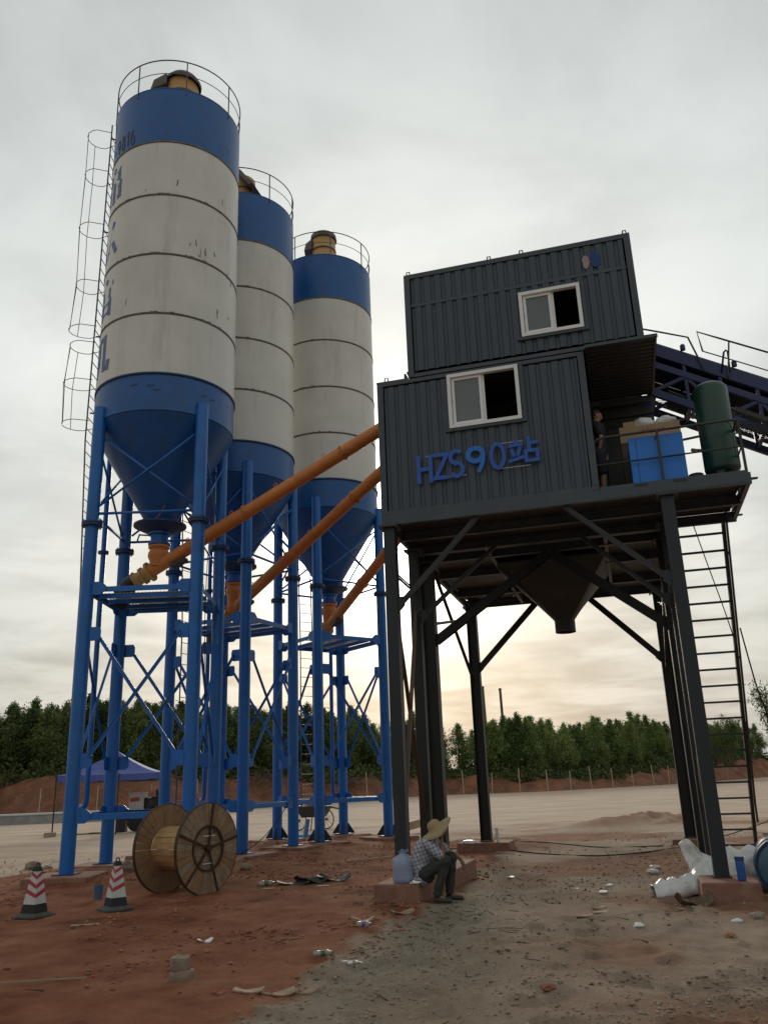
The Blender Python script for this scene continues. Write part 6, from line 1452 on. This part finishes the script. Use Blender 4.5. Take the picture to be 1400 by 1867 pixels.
for i, (x, y, s_, lab) in enumerate(((2.35, 11.75, .20, 'thin pale slab in the lane, nearest of the cluster'), (2.62, 12.05, .22, 'thin pale slab in the lane, right of the nearest one'), (2.68, 12.35, .18, 'thin pale slab in the lane, farthest of the cluster'), (3.4, 14.84, .16, 'flat white chip in the lane, right of the middle'), (2.83, 14.55, .10, 'small white chip in the middle of the lane'), (2.06, 16.6, .18, 'flat white chip near the left side of the lane'), (3.1, 13.9, .22, 'long pale chip in the lane'))):
    flat_piece(x, y, s_, s_*.5, .2*i, [PLY, BAG][i > 2], 'stone_chip', lab, 'chip', .008, .016)
PEBR_ = mat('brick_clod', (.26, .11, .07), .95, var=.3)
for i, (x, y, r, m_, lab) in enumerate(((2.82, 10.95, .05, BAG, 'crumpled white paper ball in the middle of the lane'), (4.54, 16.25, .08, BAG, 'white crumpled bag near the long plastic sheet, nearer one'), (4.74, 16.8, .08, BAG, 'white crumpled bag near the long plastic sheet, farther one'), (3.57, 10.1, .05, mat('orange_clod', (.32, .15, .07), .9), 'small orange brick bit on the right side of the lane'), (1.23, 7.95, .055, PEBR_, 'red clod in the rough band of the foreground'), (4.0, 11.0, .045, BAG, 'pale stone left of the front right footing'), (4.28, 11.1, .08, CONC2, 'pale ring of mortar in front of the front right footing'))):
    mb = MB(); rock(mb, (x, y, gz(x, y)+r*.3), r, 50+i, (1.3, .9, .6), 2); tag(mb.build('crumpled_lump' if m_ is BAG else 'clod', m_), lab, 'litter' if m_ is BAG else 'clod')
flat_piece(3.95, 12.3, .42, .30, .1, mat('brown_card', (.13, .09, .06), .9), 'cardboard_flap', 'dark brown cardboard box remains before the front right footing', 'cardboard', .12)
flat_piece(3.7, 12.1, .55, .06, .15, PLY, 'lath', 'thin pale lath under the dark cardboard', 'lath', .02)
mb = MB(); mb.bar((-1.1, 20.0, gz(-1.1, 20)+.03), (-.1, 20.3, gz(-.1, 20.3)+.04), .05, .025); tag(mb.build('stick', PLY), 'straight pale stick on the red dirt left of the front grey leg', 'stick')
mb = MB(); mb.bar((-4.6, 8.6, gz(-4.6, 8.6)+.02), (-3.0, 8.95, gz(-3, 8.95)+.02), .018, .012); tag(mb.build('stick', WOOD3), 'long thin brown stick in the foreground at the left edge', 'stick')
mb = MB(); mb.lathe([(.06, 0), (.075, .24), (.065, .24), (.05, .02)], 18, (-4.95, 15.1)); mb.v = [(v[0], v[1], v[2]+gz(-4.95, 15.1)-.02) for v in mb.v]; tag(mb.build('pipe_stub', mat('dull_blue', (.06, .11, .2), .6)), 'dull blue pipe stub in the dirt beside the second cone', 'pipe')
# two stacked round concrete test blocks
for k, (r, z, lab) in enumerate(((.118, .0, 'lower of two stacked round concrete lumps in the foreground'), (.098, .115, 'upper of two stacked round concrete lumps in the foreground'))):
    x, y = -2.03-.02*k, 8.72; mb = MB(); n = 20; vs = []; g0 = gz(x, y)-.01
    prof = [(.0, .0), (.92, .0), (1, .02), (1.0, .09), (.93, .112), (.5, .122), (0, .124)]
    for j, (rr_, zz) in enumerate(prof):
        for i in range(n): t = 2*PI*i/n; kk = 1+.10*mnoise.noise(V((math.cos(t)*1.5, math.sin(t)*1.5, zz*9+k*5))); vs.append((x+r*rr_*kk*math.cos(t), y+r*rr_*kk*math.sin(t), g0+z+zz+.01*mnoise.noise(V((t, k, zz*20)))))
    mb.add(vs, [(j*n+i, j*n+(i+1) % n, (j+1)*n+(i+1) % n, (j+1)*n+i) for j in range(len(prof)-1) for i in range(n)]); tag(mb.build('concrete_lump', STONE, auto=50), lab, 'concrete block')
# rubble by the nearest silo
for k, (x, y, r, lab) in enumerate(((-8.3, 20.6, .15, 'brown rock beside the nearest silo footing, larger left one'), (-7.9, 20.4, .10, 'small brown rock right of the larger one'), (-7.25, 18.3, .13, 'reddish clod at the foot of the nearest blue leg'), (-5.55, 18.6, .16, 'squared stone between the blue legs of the nearest silo'), (-3.05, 18.3, .10, 'small clod right of the wooden reel'), (-9.5, 19.6, .12, 'pale stone at the left edge behind the first cone'))):
    mb = MB(); rock(mb, (x, y, gz(x, y)+r*.35), r, 60+k, (1.3, .9, .8), 2); tag(mb.build('rock', STONE), lab, 'rock')
mb = MB(); mb.hexa([(-3.55, 21.5, -.2), (-2.6, 21.7, -.2), (-2.7, 22.3, -.2), (-3.7, 22.1, -.2), (-3.5, 21.55, .22), (-2.68, 21.72, .22), (-2.78, 22.2, .22), (-3.6, 22.05, .22)]) if False else None
# scattered gravel, clods and twigs: nobody could count them
mb = MB()
for k in range(5):
    for j in range(7): x, y = 1.12+.045*j+.05*k+rnd.uniform(-.01, .01), 11.15-.13*k+rnd.uniform(-.012, .012); mb.box((x, y, gz(x, y)+.001), (.05, .035, .014))
tag(mb.build('tyre_marks', mat('tread_soil', (.24, .175, .125), .95)), 'short ladder of tyre tread marks pressed into the lane', 'tyre marks', kind='stuff')  # low bars in a darker soil tone than the lane
def gravel(n, name, label, mats_, seed, rmin, rmax, region):
    rng = np.random.default_rng(seed); X, Y, S = [], [], []
    while len(X) < n:
        az_ = rng.uniform(-31, 31, 4000); d = rng.uniform(5.0, 30, 4000)**1.0; x = d*np.sin(np.radians(az_)); y = d*np.cos(np.radians(az_))
        m = region(x, y, rng.random(4000)); X += list(x[m]); Y += list(y[m])
    X = np.array(X[:n]); Y = np.array(Y[:n]); Zg = gheight(X, Y); r = rmin+(rmax-rmin)*rng.random(n)**7
    base = np.array([(1, 0, 0), (-1, 0, 0), (0, 1, 0), (0, -1, 0), (0, 0, 1), (0, 0, -1)], float); fc = np.array([(0, 2, 4), (2, 1, 4), (1, 3, 4), (3, 0, 4), (2, 0, 5), (1, 2, 5), (3, 1, 5), (0, 3, 5)])
    k = base[None]*(r[:, None, None])*(1+.45*(rng.random((n, 6, 1))-.5))*np.array([1.3, 1, .6]); a = rng.random(n)*2*PI; c, s = np.cos(a)[:, None], np.sin(a)[:, None]
    vx = k[:, :, 0]*c-k[:, :, 1]*s+X[:, None]; vy = k[:, :, 0]*s+k[:, :, 1]*c+Y[:, None]; vz = k[:, :, 2]+Zg[:, None]+r[:, None]*.2
    v = np.stack([vx, vy, vz], -1).reshape(-1, 3); f = (fc[None]+(np.arange(n)*6)[:, None, None]).reshape(-1, 3)
    me = bpy.data.meshes.new(name); me.vertices.add(len(v)); me.vertices.foreach_set('co', v.ravel()); me.loops.add(len(f)*3); me.loops.foreach_set('vertex_index', f.ravel()); me.polygons.add(len(f)); me.polygons.foreach_set('loop_start', np.arange(0, len(f)*3, 3)); me.polygons.foreach_set('loop_total', np.full(len(f), 3))
    for m_ in mats_: me.materials.append(m_)
    me.polygons.foreach_set('material_index', np.repeat(rng.integers(0, len(mats_), n), 8)); me.update()
    o = bpy.data.objects.new(name, me); COL.objects.link(o); tag(o, label, name.replace('_', ' '), kind='stuff')
PEBL = mat('brown_clod', (0.24, 0.175, 0.125), 0.95, var=0.3); PEBRL = mat('pale_red_clod', (0.32, 0.16, 0.10), 0.95, var=0.3); PEBR = mat('red_clod', (0.25, 0.10, 0.06), 0.95, var=0.4); PEBD = mat('dark_clod', (0.15, 0.10, 0.07), 0.95, var=0.4); PEBG = mat('grey_pebble', (0.33, 0.29, 0.23), 0.95, var=0.3)
gravel(15000, 'gravel', 'gravel and crumbs scattered over the grey-brown lane', [PEB, PEB, PEB, PEBD, PEBG, PEBL], 1, .004, .030, lambda x, y, u: (sdpoly(x, y, REDPOLY) < .2) & (u < 2.2*np.maximum(0, fbm(x*.7, y*.9, 3, 81)-.40)) & (y < 26))
gravel(12000, 'dirt_clods', 'small red clods scattered over the red dirt', [PEBR, PEBR, PEBR, PEBRL], 2, .004, .040, lambda x, y, u: (sdpoly(x, y, REDPOLY) > -.3) & (u < 2.0*np.maximum(0, fbm(x*.8, y*.8, 3, 82)-.42)+.10*(y > 17)) & (x > -12))
mb = MB()
for k in range(230):
    d = rnd.uniform(5.5, 26); az_ = R(rnd.uniform(-29, 29)); x, y = d*math.sin(az_), d*math.cos(az_)
    if k % 3 == 0: x, y = rnd.gauss(.4, .8), rnd.gauss(12.6, .9)
    t = rnd.uniform(0, PI); l = rnd.uniform(.03, .11); z = gz(x, y)+.012; mb.tube((x-l*math.cos(t), y-l*math.sin(t), z), (x+l*math.cos(t), y+l*math.sin(t), z+rnd.uniform(0, .03)), rnd.uniform(.003, .009), .003, 4)
tag(mb.build('twigs', mat('twig', (.06, .04, .03), .9)), 'dry twigs and splinters scattered on the ground', 'twigs', kind='stuff')
gravel(7000, 'grey_gravel', 'finer grey gravel along the lane edge and in the rough band of the foreground', [PEBG, PEB, PEBL], 5, .003, .022, lambda x, y, u: ((np.abs(sdpoly(x, y, REDPOLY)+.7) < .6) & (y < 16) & (u < .5)) | ((y < 9.2-.25*x) & (y > 6.4) & (x > -.6) & (u < fbm(x*1.3, y*2.2, 3, 91))))
